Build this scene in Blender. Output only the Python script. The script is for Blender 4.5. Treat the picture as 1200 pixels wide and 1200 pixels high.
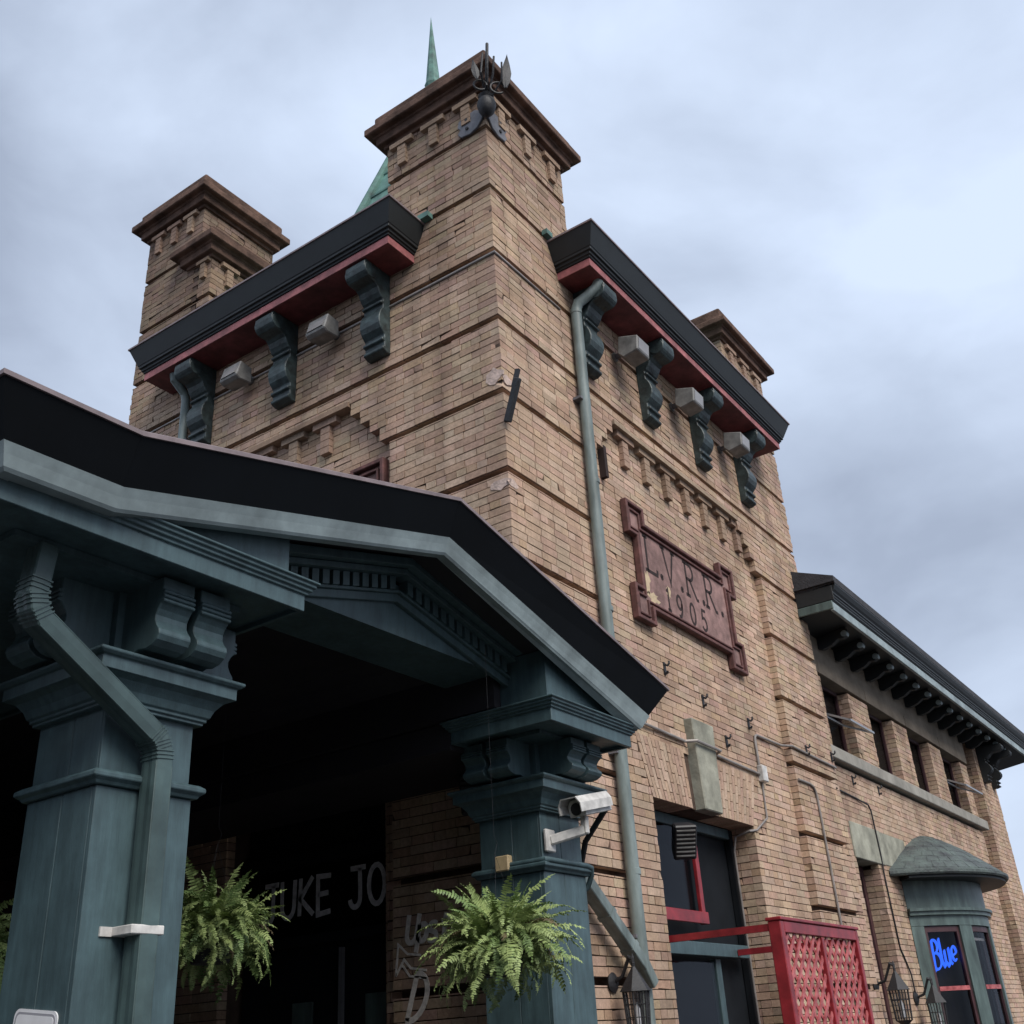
import bpy, math, random
import numpy as np
from mathutils import Vector, Matrix
random.seed(7); rng = np.random.default_rng(7)
SC = bpy.context.scene; COL = SC.collection
for o in list(bpy.data.objects): bpy.data.objects.remove(o)
R_ = math.radians

# ---------------------------------------------------------------- camera
CAM = (-7.26, -4.865, 1.6)
def cam_setup():
    yaw, pitch, roll = R_(33.75), R_(26.78), R_(3.71)
    f = Vector((math.cos(yaw)*math.cos(pitch), math.sin(yaw)*math.cos(pitch), math.sin(pitch)))
    r = Vector((math.sin(yaw), -math.cos(yaw), 0)); d = f.cross(r)
    c, s = math.cos(roll), math.sin(roll)
    r2 = c*r + s*d; d2 = -s*r + c*d
    cd = bpy.data.cameras.new('camera'); cd.sensor_width = 36; cd.lens = 36*1248/1200
    cd.clip_start = .05; cd.clip_end = 3000
    o = bpy.data.objects.new('camera', cd); COL.objects.link(o)
    m = Matrix((r2, -d2, -f)).transposed().to_4x4(); m.translation = CAM
    o.matrix_world = m; SC.camera = o
cam_setup()

# ---------------------------------------------------------------- sky, sun, exposure
SUN_EL, SUN_AZ = R_(46), math.atan2(-1.0, -.44)       # direction towards the (veiled) sun
W = bpy.data.worlds.new('World'); SC.world = W; W.use_nodes = True
nt = W.node_tree; nt.nodes.clear()
def N(t, **k):
    n = nt.nodes.new(t)
    for a, v in k.items(): setattr(n, a, v)
    return n
out = N('ShaderNodeOutputWorld'); bg = N('ShaderNodeBackground'); sky = N('ShaderNodeTexSky')
sky.sky_type = 'NISHITA'; sky.sun_disc = False; sky.sun_elevation = SUN_EL
sky.sun_rotation = math.pi/2 - SUN_AZ; sky.air_density = 1.2; sky.dust_density = 2.5
tc = N('ShaderNodeTexCoord'); mp = N('ShaderNodeMapping'); mp.inputs['Scale'].default_value = (1, 1, 1.8); mp.inputs['Location'].default_value = (-0.5, 3.9, 6.8)
n1 = N('ShaderNodeTexNoise'); n1.inputs['Scale'].default_value = 1.9; n1.inputs['Detail'].default_value = 6; n1.inputs['Roughness'].default_value = .48; n1.inputs['Distortion'].default_value = .35
n2 = N('ShaderNodeTexNoise'); n2.inputs['Scale'].default_value = 5.5; n2.inputs['Detail'].default_value = 9; n2.inputs['Roughness'].default_value = .55; n2.inputs['Distortion'].default_value = .8
ad = N('ShaderNodeMath', operation='MULTIPLY_ADD'); ad.inputs[1].default_value = .16; sb_ = N('ShaderNodeMath', operation='SUBTRACT'); sb_.inputs[1].default_value = .08
rp = N('ShaderNodeValToRGB'); e = rp.color_ramp.elements
e[0].position = .30; e[0].color = (0.182, 0.213, 0.275, 1); e[1].position = .62; e[1].color = (0.338, 0.392, 0.486, 1)
sc = N('ShaderNodeVectorMath', operation='SCALE'); sc.inputs['Scale'].default_value = .05
mx = N('ShaderNodeMix', data_type='RGBA'); mx.inputs[0].default_value = .93
L = nt.links.new
L(tc.outputs['Generated'], mp.inputs[0]); L(mp.outputs[0], n1.inputs['Vector']); L(mp.outputs[0], n2.inputs['Vector']); L(n2.outputs['Fac'], ad.inputs[0]); L(n1.outputs['Fac'], ad.inputs[2]); L(ad.outputs[0], sb_.inputs[0]); L(sb_.outputs[0], rp.inputs[0])
L(sky.outputs[0], sc.inputs[0]); L(sc.outputs[0], mx.inputs[6]); L(rp.outputs[0], mx.inputs[7])
L(mx.outputs[2], bg.inputs[0]); bg.inputs[1].default_value = 1.0; L(bg.outputs[0], out.inputs[0])
sd = bpy.data.lights.new('sun', 'SUN'); sd.energy = 1.5; sd.angle = R_(35); sd.color = (1, .95, .88)
so = bpy.data.objects.new('sun', sd); COL.objects.link(so)
sv = Vector((math.cos(SUN_EL)*math.cos(SUN_AZ), math.cos(SUN_EL)*math.sin(SUN_AZ), math.sin(SUN_EL)))
so.rotation_euler = sv.to_track_quat('Z', 'Y').to_euler(); so.location = (-10, -20, 30)
vs = SC.view_settings; vs.view_transform = 'Standard'; vs.look = 'None'; vs.exposure = 1.20; vs.gamma = 1; vs.use_curve_mapping = False

# ---------------------------------------------------------------- materials
MATS = {}
def mat(name, col, rough=.6, var=.25, scale=6, metal=0, bump=.0, bscale=40, col2=None, attr=None, rand=None, spec=.5, streak=False, grime=None):
    m = bpy.data.materials.new(name); m.use_nodes = True; t = m.node_tree; b = t.nodes['Principled BSDF']
    n = t.nodes.new; l = t.links.new
    tcn = n('ShaderNodeTexCoord'); vec = tcn.outputs['Object']
    if streak:
        mpn = n('ShaderNodeMapping'); mpn.inputs['Scale'].default_value = streak; l(vec, mpn.inputs[0]); vec = mpn.outputs[0]
    no = n('ShaderNodeTexNoise'); no.inputs['Scale'].default_value = scale; no.inputs['Detail'].default_value = 7; no.inputs['Roughness'].default_value = .62
    l(vec, no.inputs['Vector'])
    if attr:
        src = n('ShaderNodeAttribute'); src.attribute_name = attr; base = src.outputs['Color']
    elif rand:
        oi = n('ShaderNodeObjectInfo'); r = n('ShaderNodeValToRGB'); r.color_ramp.interpolation = 'CONSTANT'
        els = r.color_ramp.elements
        while len(els) < len(rand): els.new(.5)
        for i, c in enumerate(rand): els[i].position = i/len(rand); els[i].color = (*c, 1)
        l(oi.outputs['Random'], r.inputs[0]); base = r.outputs[0]
    else:
        rr = n('ShaderNodeValToRGB'); el = rr.color_ramp.elements
        c2 = col2 or tuple(c*(1-var) for c in col)
        el[0].position = .32; el[0].color = (*c2, 1); el[1].position = .68; el[1].color = (*[min(1, c*(1+var*.6)) for c in col], 1)
        l(no.outputs['Fac'], rr.inputs[0]); base = rr.outputs[0]
    if attr or rand or grime:
        ng = n('ShaderNodeTexNoise'); ng.inputs['Scale'].default_value = (grime or .9); ng.inputs['Detail'].default_value = 8; ng.inputs['Roughness'].default_value = .65
        l(n('ShaderNodeNewGeometry').outputs['Position'], ng.inputs['Vector'])
        mr = n('ShaderNodeMapRange'); mr.inputs[1].default_value = .3; mr.inputs[2].default_value = .68; mr.inputs[3].default_value = .74; mr.inputs[4].default_value = 1.12
        l(ng.outputs['Fac'], mr.inputs[0])
        mr2 = n('ShaderNodeMapRange'); mr2.inputs[1].default_value = .25; mr2.inputs[2].default_value = .75; mr2.inputs[3].default_value = .75; mr2.inputs[4].default_value = 1.2
        l(no.outputs['Fac'], mr2.inputs[0])
        mm = n('ShaderNodeMath'); mm.operation = 'MULTIPLY'; l(mr.outputs[0], mm.inputs[0]); l(mr2.outputs[0], mm.inputs[1])
        if attr or rand:                                     # rain streaks and soot patches running down the wall
            mps = n('ShaderNodeMapping'); mps.inputs['Scale'].default_value = (2.6, 2.6, .28); l(n('ShaderNodeNewGeometry').outputs['Position'], mps.inputs[0])
            n3 = n('ShaderNodeTexNoise'); n3.inputs['Scale'].default_value = 1.3; n3.inputs['Detail'].default_value = 6; l(mps.outputs[0], n3.inputs['Vector'])
            m3 = n('ShaderNodeMapRange'); m3.inputs[1].default_value = .34; m3.inputs[2].default_value = .56; m3.inputs[3].default_value = .78; m3.inputs[4].default_value = 1.04; l(n3.outputs['Fac'], m3.inputs[0])
            mq = n('ShaderNodeMath'); mq.operation = 'MULTIPLY'; l(mm.outputs[0], mq.inputs[0]); l(m3.outputs[0], mq.inputs[1]); mm = mq
        vm = n('ShaderNodeVectorMath'); vm.operation = 'SCALE'; l(base, vm.inputs[0]); l(mm.outputs[0], vm.inputs['Scale']); base = vm.outputs[0]
    l(base, b.inputs['Base Color'])
    b.inputs['Roughness'].default_value = rough; b.inputs['Metallic'].default_value = metal; b.inputs['Specular IOR Level'].default_value = spec
    if bump:
        nb = n('ShaderNodeTexNoise'); nb.inputs['Scale'].default_value = bscale; nb.inputs['Detail'].default_value = 5; l(vec, nb.inputs['Vector'])
        bp = n('ShaderNodeBump'); bp.inputs['Strength'].default_value = bump; bp.inputs['Distance'].default_value = .02
        l(nb.outputs['Fac'], bp.inputs['Height']); l(bp.outputs[0], b.inputs['Normal'])
    MATS[name] = m; return m
PAL = [(.56, .405, .295), (.52, .37, .265), (.58, .43, .325), (.49, .34, .245), (.55, .375, .285), (.52, .395, .29), (.57, .41, .315), (.46, .315, .235), (.53, .39, .29), (.51, .345, .265)]
PAL = [(r*.91, g_*.895, b_*.875) for r, g_, b_ in PAL]
mat('brick', None, .85, attr='Col', scale=30, bump=.35, bscale=160, spec=.25)
mat('brick_single', None, .85, rand=PAL, scale=30, bump=.35, bscale=160, spec=.25)
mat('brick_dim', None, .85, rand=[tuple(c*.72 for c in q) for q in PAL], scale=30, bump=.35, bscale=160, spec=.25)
mat('mortar', (0.1062, 0.0748, 0.0595), .95, .35, 5, bump=.3, spec=.1)
mat('plaque_frame', (0.1275, 0.0527, 0.0467), .8, .35, 7, bump=.2, grime=1.3)
mat('brownstone', (0.2706, 0.1640, 0.1476), .8, .25, 7, bump=.25, bscale=60, spec=.3, grime=1.3)
mat('cap_stone', (0.1318, 0.0782, 0.0578), .85, .45, 4, bump=.4, bscale=40, spec=.2, grime=1.2)
mat('lettering_dark', (.022, .011, .010), .9, .2)
mat('plaque_scar', (.52, .40, .26), .9, .3, 9, bump=.4)
mat('mortar_patch', (.55, .42, .36), .9, .35, 9, bump=.5)
mat('limestone', (0.3400, 0.3357, 0.2720), .85, .3, 3, bump=.2, spec=.2, grime=1.0)
mat('stone_frieze', (.18, .148, .115), .9, .35, 2, bump=.2, spec=.2)
mat('sill_stone', (0.2805, 0.2635, 0.2295), .85, .3, 3, bump=.2)
mat('paint', (.0545, .0935, .1040), .5, .08, 5, bump=.10, bscale=30, streak=(4, 4, .5), grime=5.0)
mat('paint_trim', (0.2520, 0.3071, 0.3150), .5, .2, 3, grime=1.6)
mat('paint_dark', (0.0084, 0.0112, 0.0126), .6, .35, 3, bump=.05)
mat('fascia_dark', (0.0026, 0.0037, 0.0053), .7, .3, 2, spec=.12)
mat('roof_edge', (0.1920, 0.1500, 0.1560), .6, .3, 8)
mat('soffit_red', (0.1680, 0.0416, 0.0440), .6, .35, 5, bump=.1, grime=1.6)
mat('red_trim', (0.3240, 0.1080, 0.1080), .6, .3, 6, bump=.1, grime=2.0)
mat('console_paint', (0.0320, 0.0496, 0.0512), .5, .6, 9, bump=.25, bscale=30, grime=2.2)
mat('pipe_green', (0.1700, 0.2082, 0.2040), .5, .35, 3, col2=(0.1105, 0.1403, 0.1318), streak=(2, 2, .5), grime=1.4)
mat('pipe_porch', (0.0576, 0.0944, 0.0944), .45, .25, 3, grime=4)
mat('conduit_grey', (0.2700, 0.2430, 0.2250), .5, .3, 5, metal=.2)
mat('copper', (0.0975, 0.2175, 0.1800), .7, .4, 4, col2=(0.0450, 0.0825, 0.0750), bump=.2, bscale=15)
mat('copper_dark', (0.0840, 0.1080, 0.0976), .6, .5, 3, col2=(0.0360, 0.0368, 0.0400), bump=.8, bscale=22)
mat('iron', (.016, .016, .019), .6, .5, 8, bump=.3)
mat('iron_grey', (0.1360, 0.1360, 0.1520), .55, .35, 10, bump=.15)
mat('lamp_grey', (0.1980, 0.1935, 0.1845), .55, .3, 7, grime=2)
mat('lens', (.25, .24, .24), .25, .2, 4)
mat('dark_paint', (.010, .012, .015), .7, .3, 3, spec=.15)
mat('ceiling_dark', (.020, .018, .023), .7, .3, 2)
mat('window_frame', (.055, .022, .026), .5, .3, 6)
mat('red_paint', (0.2550, 0.0187, 0.0255), .4, .3, 5, grime=2)
mat('lattice_red', (0.4250, 0.1190, 0.1190), .5, .45, 12, col2=(0.2040, 0.0255, 0.0298))
mat('bay_paint', (0.0840, 0.1200, 0.1120), .45, .3, 3, streak=(3, 3, .6), grime=1.3)
mat('white_plastic', (0.5580, 0.5400, 0.5130), .45, .2, 9, grime=3)
mat('black_plastic', (.012, .012, .014), .5, .2)
mat('box_cream', (0.4675, 0.3570, 0.2040), .6, .25, 9)
mat('sign_white', (.72, .72, .74), .45, .1)
mat('sign_grey', (.30, .30, .33), .5, .1)
mat('chalk', (.75, .70, .64), .9, .3, 20)
mat('chalk_grey', (.72, .72, .74), .9, .3, 20)
mat('soil', (.03, .02, .015), .95, .3, 30)
mat('pot', (.03, .03, .03), .7, .3)
mat('frond', (.16, .23, .07), .6, .45, 9, col2=(.07, .12, .035))
mat('frond_light', (.31, .38, .14), .6, .35, 9, col2=(.15, .21, .07))
mat('frond_dry', (.13, .10, .05), .8, .4, 9)
mat('asphalt', (.055, .055, .058), .9, .3, 3, bump=.3, bscale=80)
mat('shingle', (.035, .035, .04), .9, .4, 5, bump=.4)
mat('curtain', (.62, .60, .55), .9, .1)
mat('steel', (.35, .36, .38), .35, .2, 6, metal=.6)
mat('shade_wall_dark', (.03, .012, .012), .6, .3)
def mat_glass(name, col, see):
    m = bpy.data.materials.new(name); m.use_nodes = True; t = m.node_tree; t.nodes.clear(); n = t.nodes.new; l = t.links.new
    o = n('ShaderNodeOutputMaterial'); a = n('ShaderNodeBsdfTransparent'); a.inputs[0].default_value = (see, see, see, 1)
    g = n('ShaderNodeBsdfGlossy'); g.inputs['Roughness'].default_value = .03; g.inputs[0].default_value = (*col, 1)
    fr0 = n('ShaderNodeLayerWeight'); fr0.inputs[0].default_value = .5; pw = n('ShaderNodeMath'); pw.operation = 'POWER'; pw.inputs[1].default_value = 4; l(fr0.outputs['Facing'], pw.inputs[0]); fr = n('ShaderNodeMath'); fr.operation = 'MULTIPLY_ADD'; fr.inputs[1].default_value = .8; fr.inputs[2].default_value = .05; l(pw.outputs[0], fr.inputs[0]); mxs = n('ShaderNodeMixShader')
    l(fr.outputs[0], mxs.inputs[0]); l(a.outputs[0], mxs.inputs[1]); l(g.outputs[0], mxs.inputs[2]); l(mxs.outputs[0], o.inputs[0])
    MATS[name] = m
mat_glass('glass', (.22, .23, .25), .75)
mat_glass('lantern_glass', (.9, .9, .95), .9)
def mat_emit(name, col, st):
    m = bpy.data.materials.new(name); m.use_nodes = True; b = m.node_tree.nodes['Principled BSDF']
    b.inputs['Base Color'].default_value = (*col, 1); b.inputs['Emission Color'].default_value = (*col, 1); b.inputs['Emission Strength'].default_value = st
    MATS[name] = m
mat_emit('neon', (.03, .15, 1.0), .75)

# ---------------------------------------------------------------- mesh helpers
class MB:
    def __init__(s): s.v = []; s.f = []
    def add(s, vs, fs):
        k = len(s.v); s.v += [tuple(p) for p in vs]; s.f += [tuple(i+k for i in f) for f in fs]; return s
    def box(s, x0, x1, y0, y1, z0, z1):
        return s.add([(x0,y0,z0),(x1,y0,z0),(x1,y1,z0),(x0,y1,z0),(x0,y0,z1),(x1,y0,z1),(x1,y1,z1),(x0,y1,z1)],
                     [(0,3,2,1),(4,5,6,7),(0,1,5,4),(1,2,6,5),(2,3,7,6),(3,0,4,7)])
    def obox(s, a, b, w, h, up=(0,0,1)):                       # beam from a to b, width w, height h
        a, b = Vector(a), Vector(b); d = (b-a).normalized(); u = Vector(up)
        r = d.cross(u).normalized(); u = r.cross(d).normalized(); v = []
        for p in (a, b):
            for i, j in ((-1,-1),(1,-1),(1,1),(-1,1)): v.append(p + r*i*w/2 + u*j*h/2)
        return s.add(v, [(3,2,1,0),(4,5,6,7),(0,1,5,4),(1,2,6,5),(2,3,7,6),(3,0,4,7)])
    def loft(s, rings, caps=True, closed=True):
        n = len(rings[0]); v = [p for r in rings for p in r]; f = []
        for i in range(len(rings)-1):
            for j in range(n if closed else n-1):
                a = i*n+j; b = i*n+(j+1) % n; f.append((a, b, b+n, a+n))
        if caps: f.append(tuple(range(n-1, -1, -1))); f.append(tuple(range((len(rings)-1)*n, len(rings)*n)))
        return s.add(v, f)
    def ring(s, prof, x0, x1, y0, y1):                         # moulding round a rectangle: prof = [(p out, z)]
        return s.loft([[(x0-p,y0-p,z),(x1+p,y0-p,z),(x1+p,y1+p,z),(x0-p,y1+p,z)] for p, z in prof])
    def prism(s, poly, fn, a, b):                              # poly in 2d; fn(u,v,w)->3d ; extruded w from a to b
        n = len(poly); v = [fn(u, w, a) for u, w in poly] + [fn(u, w, b) for u, w in poly]
        return s.add(v, [tuple(range(n-1,-1,-1)), tuple(range(n, 2*n))] + [(i, (i+1) % n, (i+1) % n+n, i+n) for i in range(n)])
    def tube(s, path, r, n=10, prof=None, caps=True, up=(0,0,1)):
        P = [Vector(p) for p in path]; rings = []; u = None
        for i, p in enumerate(P):
            if i == 0: d = P[1]-P[0]
            elif i == len(P)-1: d = P[-1]-P[-2]
            else: d = (P[i+1]-p).normalized() + (p-P[i-1]).normalized()
            d.normalize()
            if u is None:
                u = Vector(up); u = u - d*u.dot(d)
                if u.length < 1e-3: u = Vector((0,1,0)) - d*d.y
            else: u = u - d*u.dot(d)
            u.normalize(); w = d.cross(u); rr = r[i] if isinstance(r, (list, tuple)) else r
            st = 1.0
            if 0 < i < len(P)-1:
                c = (P[i+1]-p).normalized().dot((p-P[i-1]).normalized()); st = 1/max(.6, math.sqrt((1+c)/2))
            pr = prof or [(math.cos(2*math.pi*k/n), math.sin(2*math.pi*k/n)) for k in range(n)]
            rings.append([p + (u*a + w*b)*rr*(st if prof is None else 1) for a, b in pr])
        return s.loft(rings, caps)
    def lathe(s, prof, c, n=16, axis=None):                    # prof [(r,h)] around z through c (or axis)
        ax = Vector(axis or (0,0,1)).normalized(); t = Vector((1,0,0)) if abs(ax.x) < .9 else Vector((0,1,0))
        u = (t - ax*t.dot(ax)).normalized(); w = ax.cross(u); c = Vector(c)
        return s.loft([[c + ax*h + (u*math.cos(2*math.pi*k/n) + w*math.sin(2*math.pi*k/n))*max(r, 1e-4) for k in range(n)] for r, h in prof])
    def build(s, name, m, parent=None, smooth=False, bevel=0, seg=1, kind=None, label=None):
        me = bpy.data.meshes.new(name); me.from_pydata(s.v, [], s.f); me.validate(); me.update()
        me.materials.append(MATS[m]); o = bpy.data.objects.new(name, me); COL.objects.link(o)
        if smooth:
            me.polygons.foreach_set('use_smooth', [True]*len(me.polygons))
            me.set_sharp_from_angle(angle=R_(38))
        if bevel:
            b = o.modifiers.new('bevel', 'BEVEL'); b.width = bevel; b.segments = seg; b.limit_method = 'ANGLE'; b.angle_limit = R_(35)
        if parent is not None: put(o, parent)
        if kind: o['kind'] = kind
        if label: o['label'] = label
        return o
def base_loc(p):
    v = Vector(p.location)
    while p.parent: p = p.parent; v += p.location
    return v
def put(o, parent):
    o.parent = parent; o.location = Vector(o.location) - base_loc(parent)
def thing(name, label, cat, loc=(0,0,0), group=None):
    o = bpy.data.objects.new(name, None); COL.objects.link(o); o.location = loc; o.empty_display_size = .2
    o['label'] = label; o['category'] = cat
    if group: o['group'] = group
    return o
def tag(o, label, cat, group=None):
    o['label'] = label; o['category'] = cat
    if group: o['group'] = group
    return o
def FR(u, p, z): return (u, -p, z)          # right face of the tower (plane y=0), p outwards
def FL(u, p, z): return (-p, u, z)          # left face of the tower (plane x=0)
def arc(c, r, a0, a1, n, fn):
    return [fn(c[0]+r*math.cos(a0+(a1-a0)*i/n), c[1]+r*math.sin(a0+(a1-a0)*i/n)) for i in range(n+1)]

# ---------------------------------------------------------------- brick laying
NC = 11; CH = .883/NC; Z0 = 5.545 - .883*6 - CH*5    # course height; every 11th course holds a recessed groove
BL = .245; JT = .0085; GH = .064
class Bricks:
    def __init__(s): s.v = []; s.f = []; s.c = []; s.mv = []; s.mf = []; s.singles = []
    def quadm(s, fn, u0, u1, p, z0, z1):
        k = len(s.mv); s.mv += [fn(u0,p,z0), fn(u1,p,z0), fn(u1,p,z1), fn(u0,p,z1)]; s.mf.append((k,k+1,k+2,k+3))
    def brick(s, fn, u0, u1, p0, z0, z1, dep, tint, pick=False):
        pr = random.uniform(-.003, .005)
        c = random.choice(PAL); k = random.gauss(1, .062)*tint
        if random.random() < .02: k *= .72
        c = (c[0]*k, c[1]*k*random.uniform(.96, 1.03), c[2]*k*random.uniform(.93, 1.04), 1)
        if pick: s.singles.append((fn, u0, u1, p0, z0, z1, dep, tint)); return
        b = len(s.v); j = .0012; r = lambda: random.uniform(-j, j)
        s.v += [fn(u0+r(),p0+pr,z0+r()), fn(u1+r(),p0+pr,z0+r()), fn(u1+r(),p0+pr,z1+r()), fn(u0+r(),p0+pr,z1+r()),
                fn(u0,p0-dep,z0), fn(u1,p0-dep,z0), fn(u1,p0-dep,z1), fn(u0,p0-dep,z1)]
        if random.random() < .05:                     # chipped arris
            q = b+random.randrange(4); cu = random.uniform(.006, .028)*(1 if q in (b, b+3) else -1); cz = random.uniform(.003, .016)*(1 if q < b+2 else -1); du = fn(cu, -random.uniform(.003, .010), cz); d0 = fn(0, 0, 0)
            s.v[q] = tuple(x+y-z for x, y, z in zip(s.v[q], du, d0))
        s.f += [(b,b+1,b+2,b+3),(b+3,b+2,b+6,b+7),(b+1,b,b+4,b+5),(b,b+3,b+7,b+4),(b+2,b+1,b+5,b+6)]
        s.c += [c]*8
    def face(s, fn, z_lo, z_hi, ivs, dep=.11, parity=0, tint=1.0, picker=None, grooves=True):
        k0 = math.ceil((z_lo-Z0)/CH - .3); k1 = math.floor((z_hi-Z0)/CH + .3)
        for k in range(k0, k1):
            za = Z0 + k*CH; zc = za + CH/2; gr = grooves and (k-5) % NC == 0; zt_ = CH-JT/2
            for u0, u1, p, g, c0, c1 in ivs(zc):
                if u1-u0 < .02: continue
                zt_ = CH-JT/2
                if gr and g:
                    s.quadm(fn, u0+.10*c0, u1-.10*c1, p-.108, za+CH-GH-.004, za+CH+.004); zt_ = CH-GH
                s.quadm(fn, u0+.012*c0, u1-.012*c1, p-.010, za-.004, za+(CH+.004 if zt_ > CH-GH else CH-GH-.006))
                a, b = u0, u1
                if c0 and (k+parity) % 2: a += .107
                if c1 and (k+parity) % 2: b -= .107
                x = a if (c0 and not (k+parity) % 2) else a - ((k % 2)*.5+.23*((k//2) % 2)*0)*(BL+JT)
                tt = tint(zc) if callable(tint) else tint
                while x < b-.02:
                    l = BL if k % 6 else (BL-JT)/2
                    x1 = min(x+l, b); xa = max(x, a)
                    if x1-xa > .025:
                        full = x1-xa > BL-.001 and l == BL
                        s.brick(fn, xa, x1, p, za+JT/2, za+zt_, dep, tt, bool(picker and full and not (gr and g) and picker(x, zc, p)))
                    x += l+JT
    def build(s, parent, cap=290):
        dist = lambda q: (Vector(q[0](q[1], q[3], q[4])) - Vector(CAM)).length
        s.singles.sort(key=dist)                       # the nearest stay single bricks, the rest join the brickwork
        for q in s.singles[cap:]: s.brick(*q)
        me = bpy.data.meshes.new('brickwork'); me.from_pydata(s.v, [], s.f); me.update()
        at = me.color_attributes.new('Col', 'FLOAT_COLOR', 'POINT'); at.data.foreach_set('color', np.array(s.c, dtype=np.float32).ravel())
        me.materials.append(MATS['brick']); o = bpy.data.objects.new('brickwork', me); COL.objects.link(o); put(o, parent); o['kind'] = 'stuff'
        mm = MB(); mm.v = s.mv; mm.f = s.mf; mm.build('mortar_bed', 'mortar', parent)
        meshes = {}
        def unit(fn):
            if fn not in meshes:
                m = bpy.data.meshes.new('brick'); h = CH-JT
                o_ = Vector(fn(0,0,0)); vs_ = [Vector(fn(u,p,z))-o_ for z in (0,h) for u,p in ((0,0),(BL,0),(BL,-.11),(0,-.11))]
                fs_ = [(0,1,5,4),(1,2,6,5),(3,0,4,7),(4,5,6,7),(0,3,2,1)]
                m.from_pydata(vs_, [], fs_); m.update(); m.materials.append(MATS['brick_single']); meshes[fn] = m
            return meshes[fn]
        for fn, u, u1, p, z, z1, dp_, tt_ in s.singles[:cap]:
            q = bpy.data.objects.new('brick', unit(fn)); COL.objects.link(q)
            q.location = fn(u, p+random.uniform(-.002, .004), z); put(q, parent)
def minus(a, b, holes):
    r = [(a, b)]
    for h0, h1 in holes:
        q = []
        for x0, x1 in r:
            if h1 <= x0 or h0 >= x1: q.append((x0, x1)); continue
            if h0 > x0: q.append((x0, h0))
            if h1 < x1: q.append((h1, x1))
        r = q
    return r

# ================================================================ ground
g = MB(); g.add([(-400,-400,0),(400,-400,0),(400,400,0),(-400,400,0)], [(0,1,2,3)]); g = g.build('ground', 'asphalt'); g['kind'] = 'structure'
g['label'] = 'grey asphalt ground around the brick building'

# ================================================================ brick tower
TW, TD = 7.85, 6.1
tower = thing('brick_tower', 'buff brick station tower with banded corner piers and copper spire', 'tower', (3.9, 3, 0))
PX, PY = 1.65, 1.46
def stp(z):                                          # corbel steps widening the piers under the belt
    return 0 if z < 7.40 else .14*min(4, int((z-7.40)/.165)+1)
DR0, DR1, DRZ = 2.35, 4.79, 3.76                     # doorway in right face
DL0, DL1, DLZ = 1.62, 3.72, 3.76                     # doorway in left face
def ivR(z):
    if z > 10.06: return [(0, 1.62, 0, 1, 1, 0), (6.25, TW, 0, 1, 0, 0)]
    if z > 8.06: return [(0, TW, 0, 1, 1, 0)]
    a, b = PX+stp(z), TW-PX-stp(z)
    r = [(0, a, 0, 1, 1, 0), (b, TW, 0, 1, 0, 0)]
    h = []
    if z < DRZ: h.append((DR0, DR1))
    elif z < 4.38: t = (z-DRZ)/.62*.24; h.append((DR0-t, DR1+t))
    if z > DRZ and z < 4.74: h.append((3.30, 3.86))
    return r + [(x0, x1, -.1, 0, 0, 0) for x0, x1 in minus(a, b, h)]
def ivL(z):
    if z > 10.06: return [(0, PY, 0, 1, 1, 0), (4.64, 4.9, 0, 1, 0, 0)] if z < 11.5 else [(0, PY, 0, 1, 1, 0)]
    if z > 8.06: return [(0, TD, 0, 1, 1, 0)]
    a, b = PY+stp(z), TD-PY-stp(z); h = []
    if z < DLZ: h.append((DL0, DL1))
    return [(0, a, 0, 1, 1, 0), (b, TD, 0, 1, 0, 0)] + [(x0, x1, -.1, 0, 0, 0) for x0, x1 in minus(a, b, h)]
B = Bricks()
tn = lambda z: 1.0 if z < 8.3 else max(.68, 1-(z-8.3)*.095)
pickR = lambda u, z, p: (p == 0 and u < 1.45 and 5.45 < z < 7.3) or (p < 0 and 1.75 < u < 2.2 and 2.4 < z < 3.7)
pickL = lambda u, z, p: p == 0 and u < 1.3 and 5.9 < z < 7.5
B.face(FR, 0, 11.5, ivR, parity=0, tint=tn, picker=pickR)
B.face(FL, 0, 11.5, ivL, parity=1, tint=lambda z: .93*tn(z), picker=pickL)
# chimney at the far left and the doorway reveals
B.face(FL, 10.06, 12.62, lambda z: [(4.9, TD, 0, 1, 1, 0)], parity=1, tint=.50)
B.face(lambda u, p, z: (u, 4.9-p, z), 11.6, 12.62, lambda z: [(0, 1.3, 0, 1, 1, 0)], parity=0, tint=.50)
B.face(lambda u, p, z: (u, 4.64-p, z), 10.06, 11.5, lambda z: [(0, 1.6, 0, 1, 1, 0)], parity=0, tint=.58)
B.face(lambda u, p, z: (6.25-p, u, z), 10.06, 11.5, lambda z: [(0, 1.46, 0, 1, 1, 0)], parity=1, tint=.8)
B.face(lambda u, p, z: (DR1-p, u, z), 0, DRZ, lambda z: [(.214, .45, 0, 0, 0, 0)], parity=0, grooves=False)
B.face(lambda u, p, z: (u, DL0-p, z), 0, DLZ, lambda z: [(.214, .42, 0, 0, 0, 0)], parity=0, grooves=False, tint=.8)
B.build(tower)
core = MB()
core.box(.14, 2.2, .14, 1.55, 0, 10.2); core.box(.14, 2.2, 3.79, 5.96, 0, 10.2); core.box(.14, 2.2, 1.54, 3.8, 3.85, 10.2); core.box(.6, 2.2, 1.54, 3.8, 0, 3.86); core.box(4.95, TW, .14, TD, 0, 10.2); core.box(2.1, 5.0, .55, 5.96, 0, 10.2); core.box(2.1, 5.0, .14, .6, 4.4, 10.2)
core.build('wall_core', 'mortar', tower)
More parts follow.
